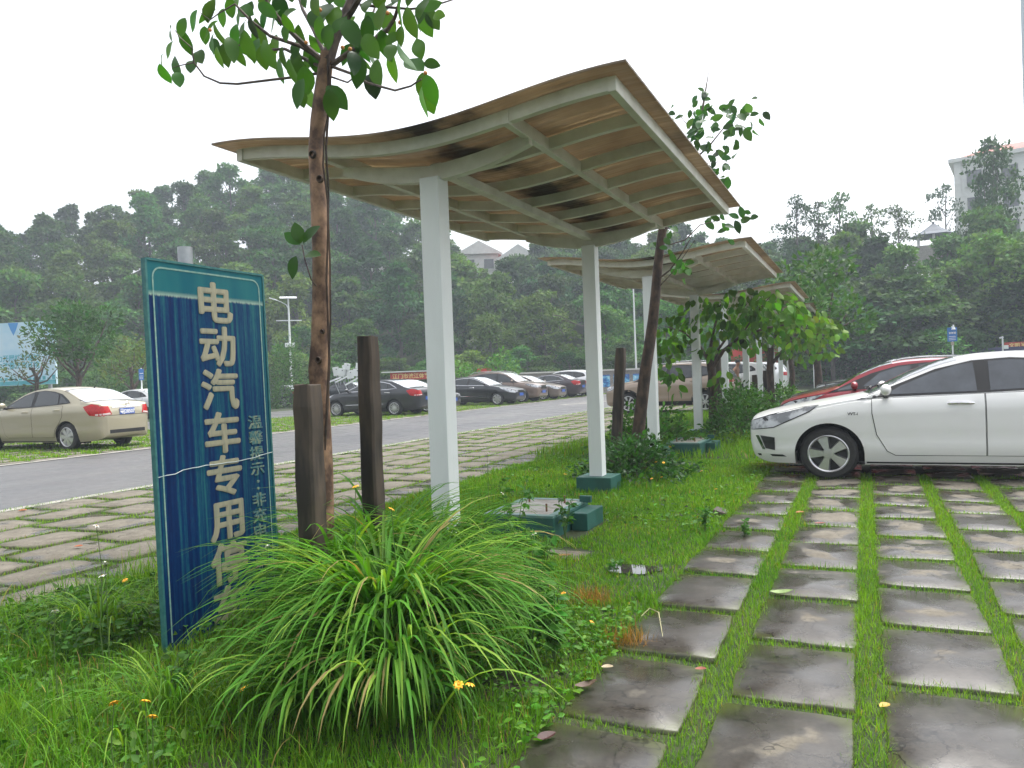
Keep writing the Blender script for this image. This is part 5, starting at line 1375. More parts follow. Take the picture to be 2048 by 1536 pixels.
LP = crown_pts([(b0+Vector((-.75, 0, 2.15)), (.42, .7, .45), 60), (b0+Vector((-.9, -.1, 1.7)), (.30, .5, .45), 50), (b0+Vector((-.75, -.2, 1.2)), (.2, .3, .3), 18), (b0+Vector((-.1, 0, 2.45)), (.6, .8, .45), 85), (b0+Vector((.6, -.1, 2.55)), (.65, .9, .42), 110), (b0+Vector((1.2, -.2, 2.55)), (.5, .7, .4), 85), (b0+Vector((.9, -.3, 2.1)), (.6, .5, .35), 55), (b0+Vector((.2, -.3, 1.95)), (.6, .5, .3), 50), (b0+Vector((.25, -.2, 1.2)), (.25, .25, .2), 14), (b0+Vector((1.6, -.2, 2.2)), (.3, .4, .4), 40)])
ptree('broad_leaved_tree', 'low tree with big bright heart shaped leaves beside the second shelter', trunk, [.085, .08, .075, .085, .07], B, LP, .20, (.075, .185, .016), 'leaf', M['darkbark'], 'broad leaved trees in the shelter row', .62, tmpl=LEAFHQ, face=False)
b0 = Vector((-2.3, 21.6, 0))
trunk = [b0+Vector(p) for p in ((0, 0, 0), (.02, 0, .7), (.0, 0, 1.3), (.05, 0, 1.9))]
B = [([b0+Vector(p) for p in pts], r0, r1) for pts, r0, r1 in [(((0, 0, 1.4), (.5, -.1, 2.0), (1.0, -.2, 2.2)), .05, .015), (((.02, 0, 1.6), (-.3, 0, 2.2), (-.6, 0, 2.6)), .04, .012), (((.05, 0, 1.8), (.3, .1, 2.6), (.4, 0, 3.2)), .04, .012)]]
LP = crown_pts([(b0+Vector((.9, -.3, 2.35)), (.75, .8, .55), 130), (b0+Vector((.2, 0, 2.7)), (.8, .9, .55), 100), (b0+Vector((-.5, 0, 2.5)), (.5, .7, .5), 60), (b0+Vector((1.45, -.3, 2.05)), (.45, .6, .5), 80), (b0+Vector((.8, -.3, 1.8)), (.5, .5, .35), 40)])
ptree('broad_leaved_tree', 'second broad leaved tree with yellowing leaves, above the white sedan bonnet', trunk, [.10, .095, .09, .08], B, LP, .21, (.10, .205, .018), 'leaf', M['darkbark'], 'broad leaved trees in the shelter row', .62, tmpl=LEAFHQ, face=False)
def shelter_tree(label, b0, h, r, n_, size, base, name='small_tree', tm='darkbark', grp='small trees in the shelter row', low=.35):
    b0 = Vector(b0)
    trunk = [b0+Vector((random.gauss(0, .02)*k, random.gauss(0, .02)*k, h*.6*k/5)) for k in range(6)]
    B, cs = [], []
    for k in range(8):
        a = 2*PI*k/8+random.uniform(-.3, .3); z0 = h*random.uniform(.3, .55); e = b0+Vector((math.cos(a)*r*.75, math.sin(a)*r*.75, h*random.uniform(.5, .92)))
        s0 = b0+Vector((0, 0, z0)); B.append(([s0, (s0+e)/2+Vector((0, 0, -.05*h)), e], h*.012, h*.004))
        cs.append((e, (r*.42, r*.42, h*.14), n_//10))
    cs.append((b0+Vector((0, 0, h*.86)), (r*.5, r*.5, h*.16), n_//5))
    LP = [(p, Vector((d.x, d.y, random.gauss(.2, .6)))) for p, d in crown_pts(cs)]
    return ptree(name, label, trunk, list(np.linspace(h*.028, h*.016, 6)), B, LP, size, base, 'leaf', M[tm], grp, .42)
shelter_tree('dark green leafy tree with some orange tips beyond the third shelter', (-1.35, 26.5, 0), 5.0, 1.5, 1300, .22, (.045, .115, .02))
shelter_tree('thin trunked tree behind the far white columns', (-2.5, 30.5, 0), 4.4, 1.3, 700, .2, (.05, .13, .025))
# -- young trees across the lane on the left
def gx(px, dist): p = td(px, 760, dist); return (p.x, p.y, 0)
GL = 'young trees by the billboard'
shelter_tree('sparse small tree with thin crown in front of the billboard', gx(72, 38), 4.5, 1.3, 420, .21, (.075, .11, .045), grp=GL)
shelter_tree('dense dark leafy tree at the right edge of the billboard', gx(155, 36), 5.6, 1.75, 1900, .26, (.038, .105, .022), grp=GL)
shelter_tree('loose yellow green young tree left of the blue sign top', gx(265, 40), 4.3, 1.35, 700, .24, (.10, .15, .04), grp=GL)
shelter_tree('bright young tree right of the bronze utility car roof', gx(1010, 47), 3.1, .95, 420, .24, (.075, .19, .03), grp='young trees beyond the far car row')
shelter_tree('low bright young tree just right of the nearest white column', gx(926, 46), 2.4, .95, 300, .26, (.08, .20, .03), grp='young trees beyond the far car row')
bush('rounded_shrub', 'big rounded light green bush under the solar street light', tuple(Vector(gx(578, 47))), 1.3, 1.3, 3.9, 4600, .15, (.055, .135, .025))
bush('hedge_shrub', 'dull green bush behind the white car, left of the blue sign', tuple(Vector(gx(215, 48))), 3.2, 1.5, 2.3, 5200, .17, (.045, .105, .03))

# ================================================================== THE WOOD
def forest_proto(seed, h=10.0, r=3.2, lobes=22, per=230, size=.40, base=(.046, .108, .026), low=.16, airy=1.0, crown_top=1.0):
    g = np.random.default_rng(seed); P_, D_, U_ = [], [], []
    B_ = []
    for k in range(lobes):
        t = low+(crown_top-low)*((k+.5)/lobes)**.85
        w = math.sin(PI*min(.97, .20+.80*(t-low)/(1-low))**.9)**.7
        a = g.uniform(0, 2*PI); rad_ = r*w*g.uniform(.25, .95)
        c = np.array([rad_*math.cos(a), rad_*math.sin(a), h*t-.3])
        lr = r*g.uniform(.20, .46)*(.6+.5*w)
        n_ = int(per*g.uniform(.6, 1.3))
        u = g.normal(size=(n_, 3)); u /= np.linalg.norm(u, axis=1, keepdims=True)
        u[:, 2] = np.where(u[:, 2] < -.3, -u[:, 2]*.7, u[:, 2])
        q = g.uniform(.35, 1.08, n_)**.4
        p = c+u*q[:, None]*lr*np.array([1.15, 1.15, .72])
        P_.append(p); D_.append(u*.5+g.normal(size=(n_, 3))*.7+np.array([0, 0, -.1])); U_.append(u+g.normal(size=(n_, 3))*.33+np.array([0, 0, .55]))
        B_.append((c, h*max(low*.7, t-.22)))
    P_, D_, U_ = map(np.concatenate, (P_, D_, U_)); n_ = len(P_)
    L_ = g.uniform(.55, 1.35, n_)*size
    hm = g.normal(size=(lobes,))
    col = vary(base, n_, .22, .12)
    tr = MB(); tr.tube([(0, 0, -1.5), (.08, 0, h*.3), (-.05, .05, h*.6), (0, 0, h*.9)], [h*.017, h*.014, h*.009, .03], 7)
    for c, z0 in B_[::2]: tr.tube([(0, 0, z0), tuple(np.array([c[0]*.5, c[1]*.5, (z0+c[2])/2])), tuple(c)], [h*.006, h*.004, .015], 5)
    tm = tr.me('trunk', M['greybark'], True)
    Fm = frames(D_, U_); tv, tf = DIAM
    v = np.einsum('nij,nkj->nki', Fm, np.repeat(tv[None], n_, 0)*np.stack([L_*.62, L_, L_], 1)[:, None, :])+P_[:, None, :]
    f = tf[None]+(np.arange(n_)*4)[:, None, None]
    cm_ = np_mesh('crown', v.reshape(-1, 3), f.reshape(-1, 4), np.repeat(col[:, None, :], 4, 1).reshape(-1, 3), M['woodleaf'], smooth=False)
    return tm, cm_
M['greybark'] = bark('grey_bark', (.05, .045, .038), (.12, .105, .09), 3)
PR = [forest_proto(1), forest_proto(2, r=2.8, lobes=24), forest_proto(3, r=3.5, base=(.058, .125, .03)), forest_proto(4, r=2.4, lobes=18, per=210, base=(.055, .11, .034), low=.3), forest_proto(5, r=3.0, base=(.040, .095, .028), lobes=26)]
PL = [forest_proto(6, r=3.8, lobes=24, base=(.075, .160, .03), low=.04, size=.36), forest_proto(7, r=3.4, lobes=22, base=(.06, .14, .03), low=.04, size=.34), forest_proto(12, r=3.6, lobes=24, base=(.055, .13, .036), low=.04, size=.36)]
PT = [forest_proto(8, r=3.0, lobes=13, per=105, base=(.04, .085, .03), low=.48, size=.32), forest_proto(9, r=2.6, lobes=11, per=100, base=(.038, .08, .03), low=.5, size=.32)]
def ftree(proto, name, label, cat, x, y, z, h, rz, grp, wide=1.0):
    t = thing(name, label, cat, (x, y, z), rz, grp); t.scale = (h/10*wide, h/10*wide, h/10)
    link('trunk', proto[0], t); link('crown', proto[1], t)
    return t
rf = random.Random(5)
def zone(a):
    px = CX+FPX*math.tan(a+R(24.5))
    return px
ntree = 0
for k in range(7):
    q = k/6
    a = HA[2]-.10
    while a < HA[-4]+.03:
        r = r0_of(a)+(r1_of(a)-r0_of(a))*q**.9+rf.uniform(-1.5, 1.5)
        px = zone(a)
        back = k >= 5
        h = rf.uniform(8.2, 10.2) if not back else rf.uniform(7.6, 10.6)
        if px > 1500 and k >= 4: h = rf.uniform(6.5, 8.6)
        z = float(ground_z(a, r))
        x, y = r*math.sin(a), r*math.cos(a)
        # keep the houses and the pavilion in sight
        skip = (895 < px < 1085 and k >= 4) or (1832 < px < 1915 and k >= 3)
        if not skip:
            side = 'left' if px < 650 else 'mid' if px < 1480 else 'right'
            lab = {'left': 'hazy grey green tree in the dense wood left of the shelters', 'mid': 'green tree in the dense wood behind the far car row', 'right': 'dark green tree in the dense wood behind the white sedan'}[side]
            if k == 0:
                ftree(rf.choice(PL), 'woodland_tree', lab, 'tree', x, y, z, h*rf.uniform(.62, .85), rf.uniform(0, 6), 'woodland trees, '+side, 1.25)
            else:
                ftree(rf.choice(PR if q > .3 else PR+PL), 'woodland_tree', lab, 'tree', x, y, z, h, rf.uniform(0, 6), 'woodland trees, '+side, rf.uniform(.95, 1.2))
            ntree += 1
        a += rf.uniform(4.0, 5.4)/r
print('forest trees', ntree)
# low edge bushes of the wood
for i in range(34):
    a = HA[2]-.05+(HA[-4]-HA[2]+.05)*(i+rf.random()*.7)/34
    r = r0_of(a)-3.2+rf.uniform(-.8, .8); px = zone(a)
    ftree(rf.choice(PL), 'wood_edge_bush', 'leafy bush along the foot of the dense wood', 'bush', r*math.sin(a), r*math.cos(a), -.6, rf.uniform(3.0, 4.4), rf.uniform(0, 6), 'bushes at the foot of the wood', 1.6)
# slender trees standing clear of the wood on the right skyline
for i, (px, pt, pb, dist, lb, wd) in enumerate([(1592, 396, 520, 66, 'slender airy tree on the skyline, leftmost right of the second shelter', 1.0), (1635, 402, 520, 68, 'slender airy tree on the skyline beside the leftmost one', .9), (1677, 388, 520, 66, 'slender airy tree on the skyline, tallest of the close group', 1.0), (1742, 408, 520, 66, 'slender airy tree standing alone between two skyline groups', .9), (1795, 414, 520, 66, 'slender airy tree just left of the pavilion', 1.0), (1890, 368, 520, 82, 'thin bare stemmed tree rising behind the pavilion roof', .8)]):
    p = td(px, pt, dist); q = td(px, pb+60, dist)
    ftree(PT[i % 2], 'slender_tree', lb, 'tree', p.x, p.y, q.z, (p.z-q.z), i*1.3, 'slender skyline trees', wd*.92)
PA = forest_proto(30, r=3.0, lobes=22, per=110, base=(.045, .095, .03), low=.25, size=.34)
p, q = td(1985, 276, 58), td(1985, 640, 58)
ftree(PA, 'tall_tree', 'tall leafy tree rising in front of the white block of flats', 'tree', p.x, p.y, q.z, p.z-q.z, 1.0, None, .66)
p, q = td(1968, 350, 58), td(1968, 640, 58)
ftree(PA, 'tall_tree', 'shorter leafy tree overlapping the left corner of the white block of flats', 'tree', p.x, p.y, q.z, p.z-q.z, 3.0, None, .6)
p, q = td(2040, 480, 46), td(2040, 720, 46)
ftree(PL[0], 'woodland_tree', 'lighter green rounded tree at the right edge above the white sedan', 'tree', p.x, p.y, q.z, p.z-q.z, 2.0, None, 1.2)
# ================================================================== BUILDINGS AND STREET THINGS
M['wallwhite'] = pm('white_render', (.66, .66, .64), (.56, .56, .54), 2, .8)
M['redtile'] = pm('red_roof_tiles', (.36, .11, .075), (.27, .075, .055), 8, .7, bmp=.3)
M['bluetile'] = pm('grey_blue_tiles', (.05, .068, .095), (.035, .05, .07), 6, .6, bmp=.3)
M['cream'] = pm('cream_wall', (.42, .38, .29), (.34, .31, .24), 3, .8)
def face_rot(x, y): return math.atan2(-x, y)       # local -Y faces the viewer
def house(label, pos, w, d, h, roofh, grp=None, wins=3, name='hill_house'):
    t = thing(name, label, 'house', pos, face_rot(pos[0], pos[1]), grp)
    MB().box((0, 0, h/2-1.5), (w, d, h+3)).build('wall', M['wallwhite'], t)
    e = .45
    rf_ = MB().prism([(-w/2-e, h), (w/2+e, h), (0, h+roofh)], -d/2-e, d/2+e)
    rf_.build('roof', M['redtile'], t)
    MB().prism([(-w/2, h-.02), (w/2, h-.02), (0, h+roofh*.93)], -d/2-e-.04, -d/2-e+.2).build('gable_wall', M['wallwhite'], t)
    tr = MB()
    for sx in (-1, 1): tr.add([(0, -d/2-e-.06, h+roofh+.05), (sx*(w/2+e+.1), -d/2-e-.06, h+.02), (sx*(w/2+e+.1), -d/2-e-.06, h-.35), (0, -d/2-e-.06, h+roofh-.4)], [(0, 1, 2, 3)])
    tr.build('gable_trim', M['wallwhite'], t)
    for i in range(wins):
        x = (i-(wins-1)/2)*w/wins
        f = MB().box((x, -d/2-.02, h*.62), (w/wins*.5, .1, 1.3)).build('window', M['glass'], t)
        MB().box((x, -d/2-.06, h*.62-.72), (w/wins*.58, .2, .12)).build('sill', M['wallwhite'], f)
    return t
def at_px(px, py, dist): return td(px, py, dist)
p = at_px(958, 512, 108); house('white hill house with red gable roof, left of the second', (p.x, p.y, p.z-3.9), 5.2, 7, 3.6, 1.7, 'white red roofed hill houses', 2)
p = at_px(1037, 524, 104); house('white hill house with red gable roof, beside the second white column', (p.x, p.y, p.z-3.7), 4.6, 7, 3.6, 1.8, 'white red roofed hill houses', 2)
p = at_px(1550, 508, 106); house('white hill house with pale red roof just right of the second shelter roof', (p.x, p.y, p.z-3.4), 5.4, 7, 3.6, 1.2, 'white red roofed hill houses', 2)
p = at_px(1700, 492, 106); house('white hill house with only its red ridge showing over the wood', (p.x, p.y, p.z-3.4), 6.5, 7, 3.6, 1.0, 'white red roofed hill houses', 2)
p = at_px(740, 462, 110); house('white hill house glimpsed through the trees left of the nearest column', (p.x, p.y, p.z-3.4), 5.5, 7, 3.6, 1.4, 'white red roofed hill houses', 2)
# white block of flats on the right
p = at_px(2060, 430, 92)
t = thing('block_of_flats', 'large white block of flats with red hip roof on the hill at the right', 'building', (p.x, p.y, p.z-12), face_rot(p.x, p.y))
bw, bd_, bh = 14.5, 12, 18.2
MB().box((0, 0, bh/2), (bw, bd_, bh)).build('wall', M['wallwhite'], t)
MB().box((0, 0, bh+.22), (bw+1.1, bd_+1.1, .44)).build('cornice', M['wallwhite'], t)
MB().add([(-bw/2, -bd_/2, bh+.44), (bw/2, -bd_/2, bh+.44), (bw/2, bd_/2, bh+.44), (-bw/2, bd_/2, bh+.44), (-bw/4, 0, bh+2.6), (bw/4, 0, bh+2.6)], [(0, 1, 5, 4), (1, 2, 5), (2, 3, 4, 5), (3, 0, 4), (3, 2, 1, 0)]).build('roof', M['redtile'], t)
for k in range(5):
    for i in range(4):
        x, z = -bw/2+2.0+i*3.5, bh-2.0-k*3.1
        f = MB().box((x, -bd_/2-.02, z), (1.5, .1, 1.7)).build('window', M['glass'], t)
        MB().box((x, -bd_/2-.1, z-.95), (1.9, .3, .16)).build('sill', M['wallwhite'], f)
for x in (-bw/2+.3, bw/2-.3): MB().box((x, -bd_/2-.12, bh/2), (.6, .24, bh-.02)).build('pilaster', M['wallwhite'], t)
for k in range(2):
    z = bh-6.5-k*5
    bl = MB().box((2.6, -bd_/2-.7, z), (5.2, 1.38, .2)).build('balcony', M['wallwhite'], t)
    rl = MB()
    for i in range(13): rl.box((.1+i*.42, -bd_/2-1.32, z+.5), (.12, .12, .8))
    rl.box((2.6, -bd_/2-1.32, z+.96), (5.2, .16, .12)); rl.build('balustrade', M['wallwhite'], bl)
# pavilion
p = at_px(1868, 497, 74)
t = thing('pavilion', 'small open pavilion with grey blue tiled roof on the hill', 'pavilion', (p.x, p.y, p.z), face_rot(p.x, p.y))
MB().lathe([(2.3, -2.0), (2.3, .12), (0, .13)], 6, 'z').build('base', M['concrete'], t)
rm_ = MB().lathe([(2.15, 1.12), (2.2, 1.2), (1.35, 1.52), (.65, 1.95), (.12, 2.35), (0, 2.36)], 6, 'z'); rm_.build('roof', M['bluetile'], t)
MB().ball((0, 0, 2.45), .12, 8).build('finial', M['bluetile'], t)
for k in range(6):
    a = 2*PI*(k+.5)/6; MB().tube([(1.5*math.cos(a), 1.5*math.sin(a), .12), (1.5*math.cos(a), 1.5*math.sin(a), 1.3)], .12, 10).build('column', M['wallwhite'], t)
# cream building behind the right hand trees
p = at_px(1745, 735, 55); p.z = 0
t = thing('cream_building', 'low cream building with columns half hidden behind the dark trees', 'building', tuple(p), face_rot(p.x, p.y))
MB().box((0, 2, 2.35), (7.5, 3.4, 4.7)).build('wall', M['cream'], t)
MB().box((0, 1.0, 4.95), (8.6, 6.2, .28)).build('roof_slab', pm('blue_eave', (.20, .30, .48), (.42, .45, .5), 2, .5), t)
for x in (-1.7, -.85, 2.0): MB().box((x, -1.5, 2.4), (.42, .42, 4.79)).build('column', M['cream'], t)
MB().box((.95, -1.4, 2.62), (1.5, .3, .25)).build('balcony_edge', M['wallwhite'], t)
for x in (-1.2, 1.0): MB().box((x, .27, 1.3), (1.0, .08, 2.2)).build('doorway', M['glass'], t)
for i, (px, dist, h, lb) in enumerate([(1665, 49, 6.4, 'dark spreading tree left of the cream building'), (1742, 50, 6.8, 'dark spreading tree in front of the cream building columns'), (1815, 48, 6.6, 'dark spreading tree just left of the small blue notice sign'), (1925, 49, 7.2, 'dark spreading tree behind the small blue notice sign'), (2030, 47, 6.8, 'dark spreading tree behind the right hand red banner')]):
    q = td(px, 760, dist); ftree(forest_proto(20+i, r=3.6, low=.30, lobes=26, base=(.036, .085, .024)), 'spreading_tree', lb, 'tree', q.x, q.y, 0, h, i*1.1, 'spreading trees by the cream building', 1.5)
# boundary wall with blue mural
p0, p1 = at_px(1028, 747, 54), at_px(1300, 738, 54)
mid = (p0+p1)/2; ln = (Vector((p1.x, p1.y, 0))-Vector((p0.x, p0.y, 0))).length; ang = math.atan2(p1.y-p0.y, p1.x-p0.x)
t = thing('mural_wall', 'long low wall with pale coping and blue picture panels behind the far cars', 'wall', (mid.x, mid.y, 0), ang)
MB().box((0, 0, .78), (ln, .25, 1.56)).build('wall', M['concrete'], t)
MB().box((0, -.05, 1.615), (ln+.2, .5, .10)).build('coping', pm('pale_coping', (.55, .54, .5), rough=.7), t)
mm, n, l, b = nodes_of('blue_mural')
vt = noise(n, l, 3.2, 4, .7); r_ = ramp(n, l, vt.outputs[0], [(.3, (.02, .11, .34)), (.46, (.06, .30, .58)), (.55, (.25, .55, .72)), (.66, (.62, .78, .84))]); r_.color_ramp.interpolation = 'CONSTANT'
l.new(r_.outputs[0], b.inputs['Base Color'])
npan = 7
for i in range(npan):
    x = -ln/2+ln*(i+.5)/npan
    pn = MB().box((x, -.14, .86), (ln/npan-.25, .03, .84)).build('mural_panel', mm, t)
    MB().box((x, -.158, 1.25), (ln/npan-.25, .012, .07)).build('mural_title', M['plate'], pn)
# red banner
def board(label, name, px, py, dist, w, h, txt, bgm, fgm, size, zoff=0.0, posts=True, cat='banner', off=.01):
    p = at_px(px, py, dist); t = thing(name, label, cat, (p.x, p.y, 0), face_rot(p.x, p.y)); z = p.z
    MB().box((0, 0, z), (w, .05, h)).build('panel', bgm, t)
    if posts:
        for sx in (-1, 1): MB().box((sx*(w/2-.15), .07, z/2+h/4), (.08, .08, z+h/2)).build('post', M['metal'], t)
    if txt:
        me = text_me(txt, size, fgm, off, .004); me.transform(Matrix(((1, 0, 0, 0), (0, 0, -1, 0), (0, 1, 0, 0), (0, 0, 0, 1))))
        o = link('lettering', me, t); o.location = (0, -.034, z-size*.36)
    return t
M['bannerred'] = pm('banner_red', (.50, .045, .02), (.42, .03, .015), 4, .6)
M['banneryellow'] = pm('banner_letters', (.75, .55, .2), rough=.6)
board('red banner with yellow lettering under a pale beam, left of the nearest column', 'banner', 822, 752, 53, 2.8, .50, '江门市滨江体育', M['bannerred'], M['banneryellow'], .36)
p = at_px(815, 746, 52.9); tt = MB().box((0, 0, 0), (3.5, .4, .07)).build('banner_beam', M['wallwhite']); tt.location = (p.x, p.y, p.z+.10); tt.rotation_euler = (0, 0, face_rot(p.x, p.y)); tag(tt, 'pale beam capping the red lettered banner', 'beam')
board('red strip of banner above the bronze utility car roof', 'banner', 968, 741, 53.5, 1.0, .26, '', M['bannerred'], M['banneryellow'], .3)
board('red banner with yellow lettering at the right edge over the white sedan roof', 'banner', 2040, 690, 44, 1.5, .36, '文明停车', M['bannerred'], M['banneryellow'], .26)
board('dark blue low hoarding behind the white sedan roof', 'hoarding', 1970, 702, 44.5, 6.0, .35, '', pm('navy_panel', (.02, .025, .10), rough=.5), None, .3)
board('bright red hoarding behind the far white columns', 'hoarding', 1515, 712, 55, 3.6, 1.1, '', pm('bright_red_board', (.55, .03, .02), rough=.5), None, .3)
board('dark green canopy edge above the bright red hoarding', 'hoarding', 1500, 686, 55.5, 5.5, .9, '', pm('dark_green_canopy', (.03, .05, .045), rough=.7), None, .3)
# red and white pole
p = at_px(1635, 735, 40); o = MB().tube([(0, 0, 0), (0, 0, p.z+.55)], .11, 14).build('marker_pole', pm('red_paint', (.60, .02, .015), rough=.4), smooth=True); o.location = (p.x, p.y, 0); tag(o, 'thick red pole beyond the shelters, left of the red hatchback', 'pole')
o = MB().tube([(0, 0, 0), (0, 0, p.z+.45)], .04, 10).build('marker_pole', M['white_paint'], smooth=True); o.location = (p.x-.17, p.y, 0); tag(o, 'thin white pole touching the thick red pole', 'pole')
# billboard
p0, p1 = at_px(-260, 628, 46), at_px(109, 641, 44)
bw = (Vector((p1.x, p1.y))-Vector((p0.x, p0.y))).length; mid = (p0+p1)/2; ang = math.atan2(p1.y-p0.y, p1.x-p0.x)
t = thing('billboard', 'pale sky blue billboard with two lines of teal lettering at the left edge', 'billboard', (mid.x, mid.y, 0), ang)
ztop, zbot = p1.z, at_px(109, 768, 44).z
mm, n, l, b = nodes_of('billboard_print')
vt = noise(n, l, .55, 4, .5, (1, 1, 1.6)); r_ = ramp(n, l, vt.outputs[0], [(.3, (.36, .60, .76)), (.5, (.50, .68, .80)), (.7, (.62, .74, .82))]); l.new(r_.outputs[0], b.inputs['Base Color']); b.inputs['Roughness'].default_value = .5
MB().box((0, 0, (ztop+zbot)/2), (bw, .12, ztop-zbot)).build('panel', mm, t)
for x in (-bw/2+.6, 0, bw/2-.6): MB().box((x, .2, zbot/2+.5), (.16, .16, zbot+1)).build('leg', M['metal'], t)
TEAL = pm('print_teal', (.10, .42, .52), rough=.5); TEAL2 = pm('print_skyline', (.05, .34, .42), (.12, .45, .5), 3, .5); BLUE = pm('print_blue', (.05, .27, .62), rough=.5)
XZ = Matrix(((1, 0, 0, 0), (0, 0, -1, 0), (0, 1, 0, 0), (0, 0, 0, 1)))
for i, tx in enumerate(('大力开展植树造林', '努力改善生态环境')):
    me = text_me(tx, .40, TEAL, .01, .003, 'RIGHT'); me.transform(XZ); o = link('lettering', me, t); o.location = (bw/2-1.0, -.066, zbot+1.42-.42*i)
dp = MB(); px0 = bw/2-2.62
dp.add([(px0-.34, -.066, ztop-.02), (px0+.34, -.066, ztop-.02), (px0+.2, -.066, ztop-.38), (px0, -.066, ztop-.75), (px0-.2, -.066, ztop-.38)], [(0, 1, 2, 3, 4)])
dp.build('print_drop', BLUE, t)
sk = MB()
for k in range(40):
    x = -bw/2+bw*(k+.5)/40; hgt = .10+.16*random.random(); sk.add([(x-.1, -.066, zbot+.28), (x+.1, -.066, zbot+.28), (x+.1, -.066, zbot+.28+hgt), (x-.1, -.066, zbot+.28+hgt)], [(0, 1, 2, 3)])
sk.add([(-bw/2, -.065, zbot+.02), (bw/2, -.065, zbot+.02), (bw/2, -.065, zbot+.26), (-bw/2, -.065, zbot+.2)], [(0, 1, 2, 3)])
sk.build('print_skyline', TEAL2, t)
p = at_px(2069, 740, 22); o = MB().tube([(0, 0, 0), (0, 0, 16)], [.085, .06], 12).build('tall_pole', pm('pale_blue_steel', (.62, .70, .74), rough=.5), smooth=True); o.location = (p.x, p.y, 0); tag(o, 'tall thin pale pole rising at the right edge into the sky', 'pole')
# street light with solar panel
p = at_px(580, 690, 50); base = Vector((p.x, p.y, 0)); rz = face_rot(p.x, p.y)
t = thing('street_light', 'white solar street light with curved arm above the rounded bush', 'street light', tuple(base), rz)
zt_ = at_px(577, 596, 50).z
MB().tube([(0, 0, 0), (0, 0, zt_)], [.085, .055], 12).build('pole', M['white_paint'], t, smooth=True)
MB().box((0, 0, zt_+.02), (1.05, .6, .05), Matrix.Rotation(.25, 3, 'X')).build('solar_panel', M['white_paint'], t)
ar = MB().tube([(0, 0, zt_-.75), (-.12, 0, zt_-.45), (-.45, 0, zt_-.25), (-.85, 0, zt_-.08)], .03, 8).build('arm', M['white_paint'], t, smooth=True)
MB().box((-1.0, 0, zt_-.04), (.36, .16, .07), Matrix.Rotation(.3, 3, 'Y')).build('lamp_head', M['white_paint'], ar)
MB().box((0, 0, at_px(579, 641, 50).z), (1.6, .06, .06)).build('cross_bar', M['white_paint'], t)
MB().box((0, 0, p.z), (.62, .5, .26)).build('control_box', M['white_paint'], t, bevel=.01)
# slim pole in the wood
p = at_px(1271, 700, 56); o = MB().tube([(0, 0, 0), (0, 0, at_px(1271, 578, 56).z)], [.07, .05], 8).build('utility_pole', M['white_paint'], smooth=True); o.location = (p.x, p.y, 0); tag(o, 'slim pale pole in front of the wood, left of the leaning trunk', 'pole')
# small blue signs
def small_sign(label, px, ptop, pbot, dist, w, lamp=False, txt='停车场'):
    a, c = at_px(px, ptop, dist), at_px(px, pbot, dist)
    t = thing('notice_sign', label, 'sign', (a.x, a.y, 0), face_rot(a.x, a.y), 'small blue notice signs')
    MB().tube([(0, 0, 0), (0, 0, a.z+.05)], .035, 10).build('pole', M['white_paint'], t, smooth=True)
    h = a.z-c.z
    MB().box((0, -.05, (a.z+c.z)/2), (w, .03, h)).build('panel', pm('sign_blue', (.02, .13, .42), rough=.4) if 'sb' not in M else M['sb'], t, bevel=.005)
    me = text_me(txt, w*.26, M['platewhite'], .004, .002); me.transform(XZ); o = link('lettering', me, t); o.location = (0, -.068, c.z+h*.55)
    ln_ = MB()
    for k in range(3): ln_.box((0, -.067, c.z+h*(.12+.12*k)), (w*.7, .004, h*.035))
    ln_.build('text_lines', M['platewhite'], t)
    if lamp:
        MB().tube([(.06, -.08, a.z-.10), (.06, -.08, a.z+.04), (.06, -.10, a.z+.12)], [.10, .04, .03], 10).build('camera_housing', M['white_paint'], t, smooth=True)
        MB().box((0, -.03, c.z-.10), (.14, .1, .16)).build('junction_box', M['cream'], t)
    return t
M['sb'] = pm('sign_blue', (.02, .15, .46), rough=.4)
small_sign('small blue notice sign on a white pole behind the white sedan roof', 1904, 655, 683, 38, .42, True)
small_sign('small blue notice sign on a white pole left of the big blue sign', 282, 738, 760, 38, .22)
p = at_px(2005, 676, 42); t = thing('camera_pole', 'white pole with a small camera left of the right hand red banner', 'camera pole', (p.x, p.y, 0), face_rot(p.x, p.y))
MB().tube([(0, 0, 0), (0, 0, p.z)], .04, 10).build('pole', M['white_paint'], t, smooth=True)
MB().box((-.05, -.05, p.z+.03), (.2, .1, .09), Matrix.Rotation(-.3, 3, 'Y')).build('camera_body', M['white_paint'], t, bevel=.01)
MB().box((.15, 0, p.z-.5), (.22, .15, .2)).build('box', M['white_paint'], t, bevel=.01)
# white framed boards stacked behind the far cars
for i, (px, py, w, h, lb) in enumerate([(672, 743, .40, .58, 'leftmost white panel of the stacked pile'), (683, 745, .40, .56, 'white panel second from the left in the stacked pile'), (694, 733, .42, .42, 'topmost white panel of the stacked pile'), (692, 740, .40, .70, 'white panel leaning below the topmost in the pile'), (700, 749, .46, .56, 'white panel in the front of the stacked pile'), (713, 745, .46, .50, 'right hand white panel of the stacked pile'), (717, 732, .38, .38, 'white panel sticking up at the right of the pile')]):
    p = at_px(px, py, 52+.12*i); o = MB().box((0, 0, 0), (w, .06, h)).build('display_board', M['white_paint'], bevel=.004); o.location = p; o.rotation_euler = (R(8), R((-8, 6, 10, -10, -6, 3, 12)[i]), face_rot(p.x, p.y))
    MB().box((0, .05, -p.z/2), (.06, .05, max(.2, p.z))).build('stand', M['metal'], o)
    MB().box((w*.1, -.035, h*.25), (.06, .01, .06)).build('slot', M['black'], o)
    tag(o, lb, 'panel', 'white panels stacked beyond the cars')
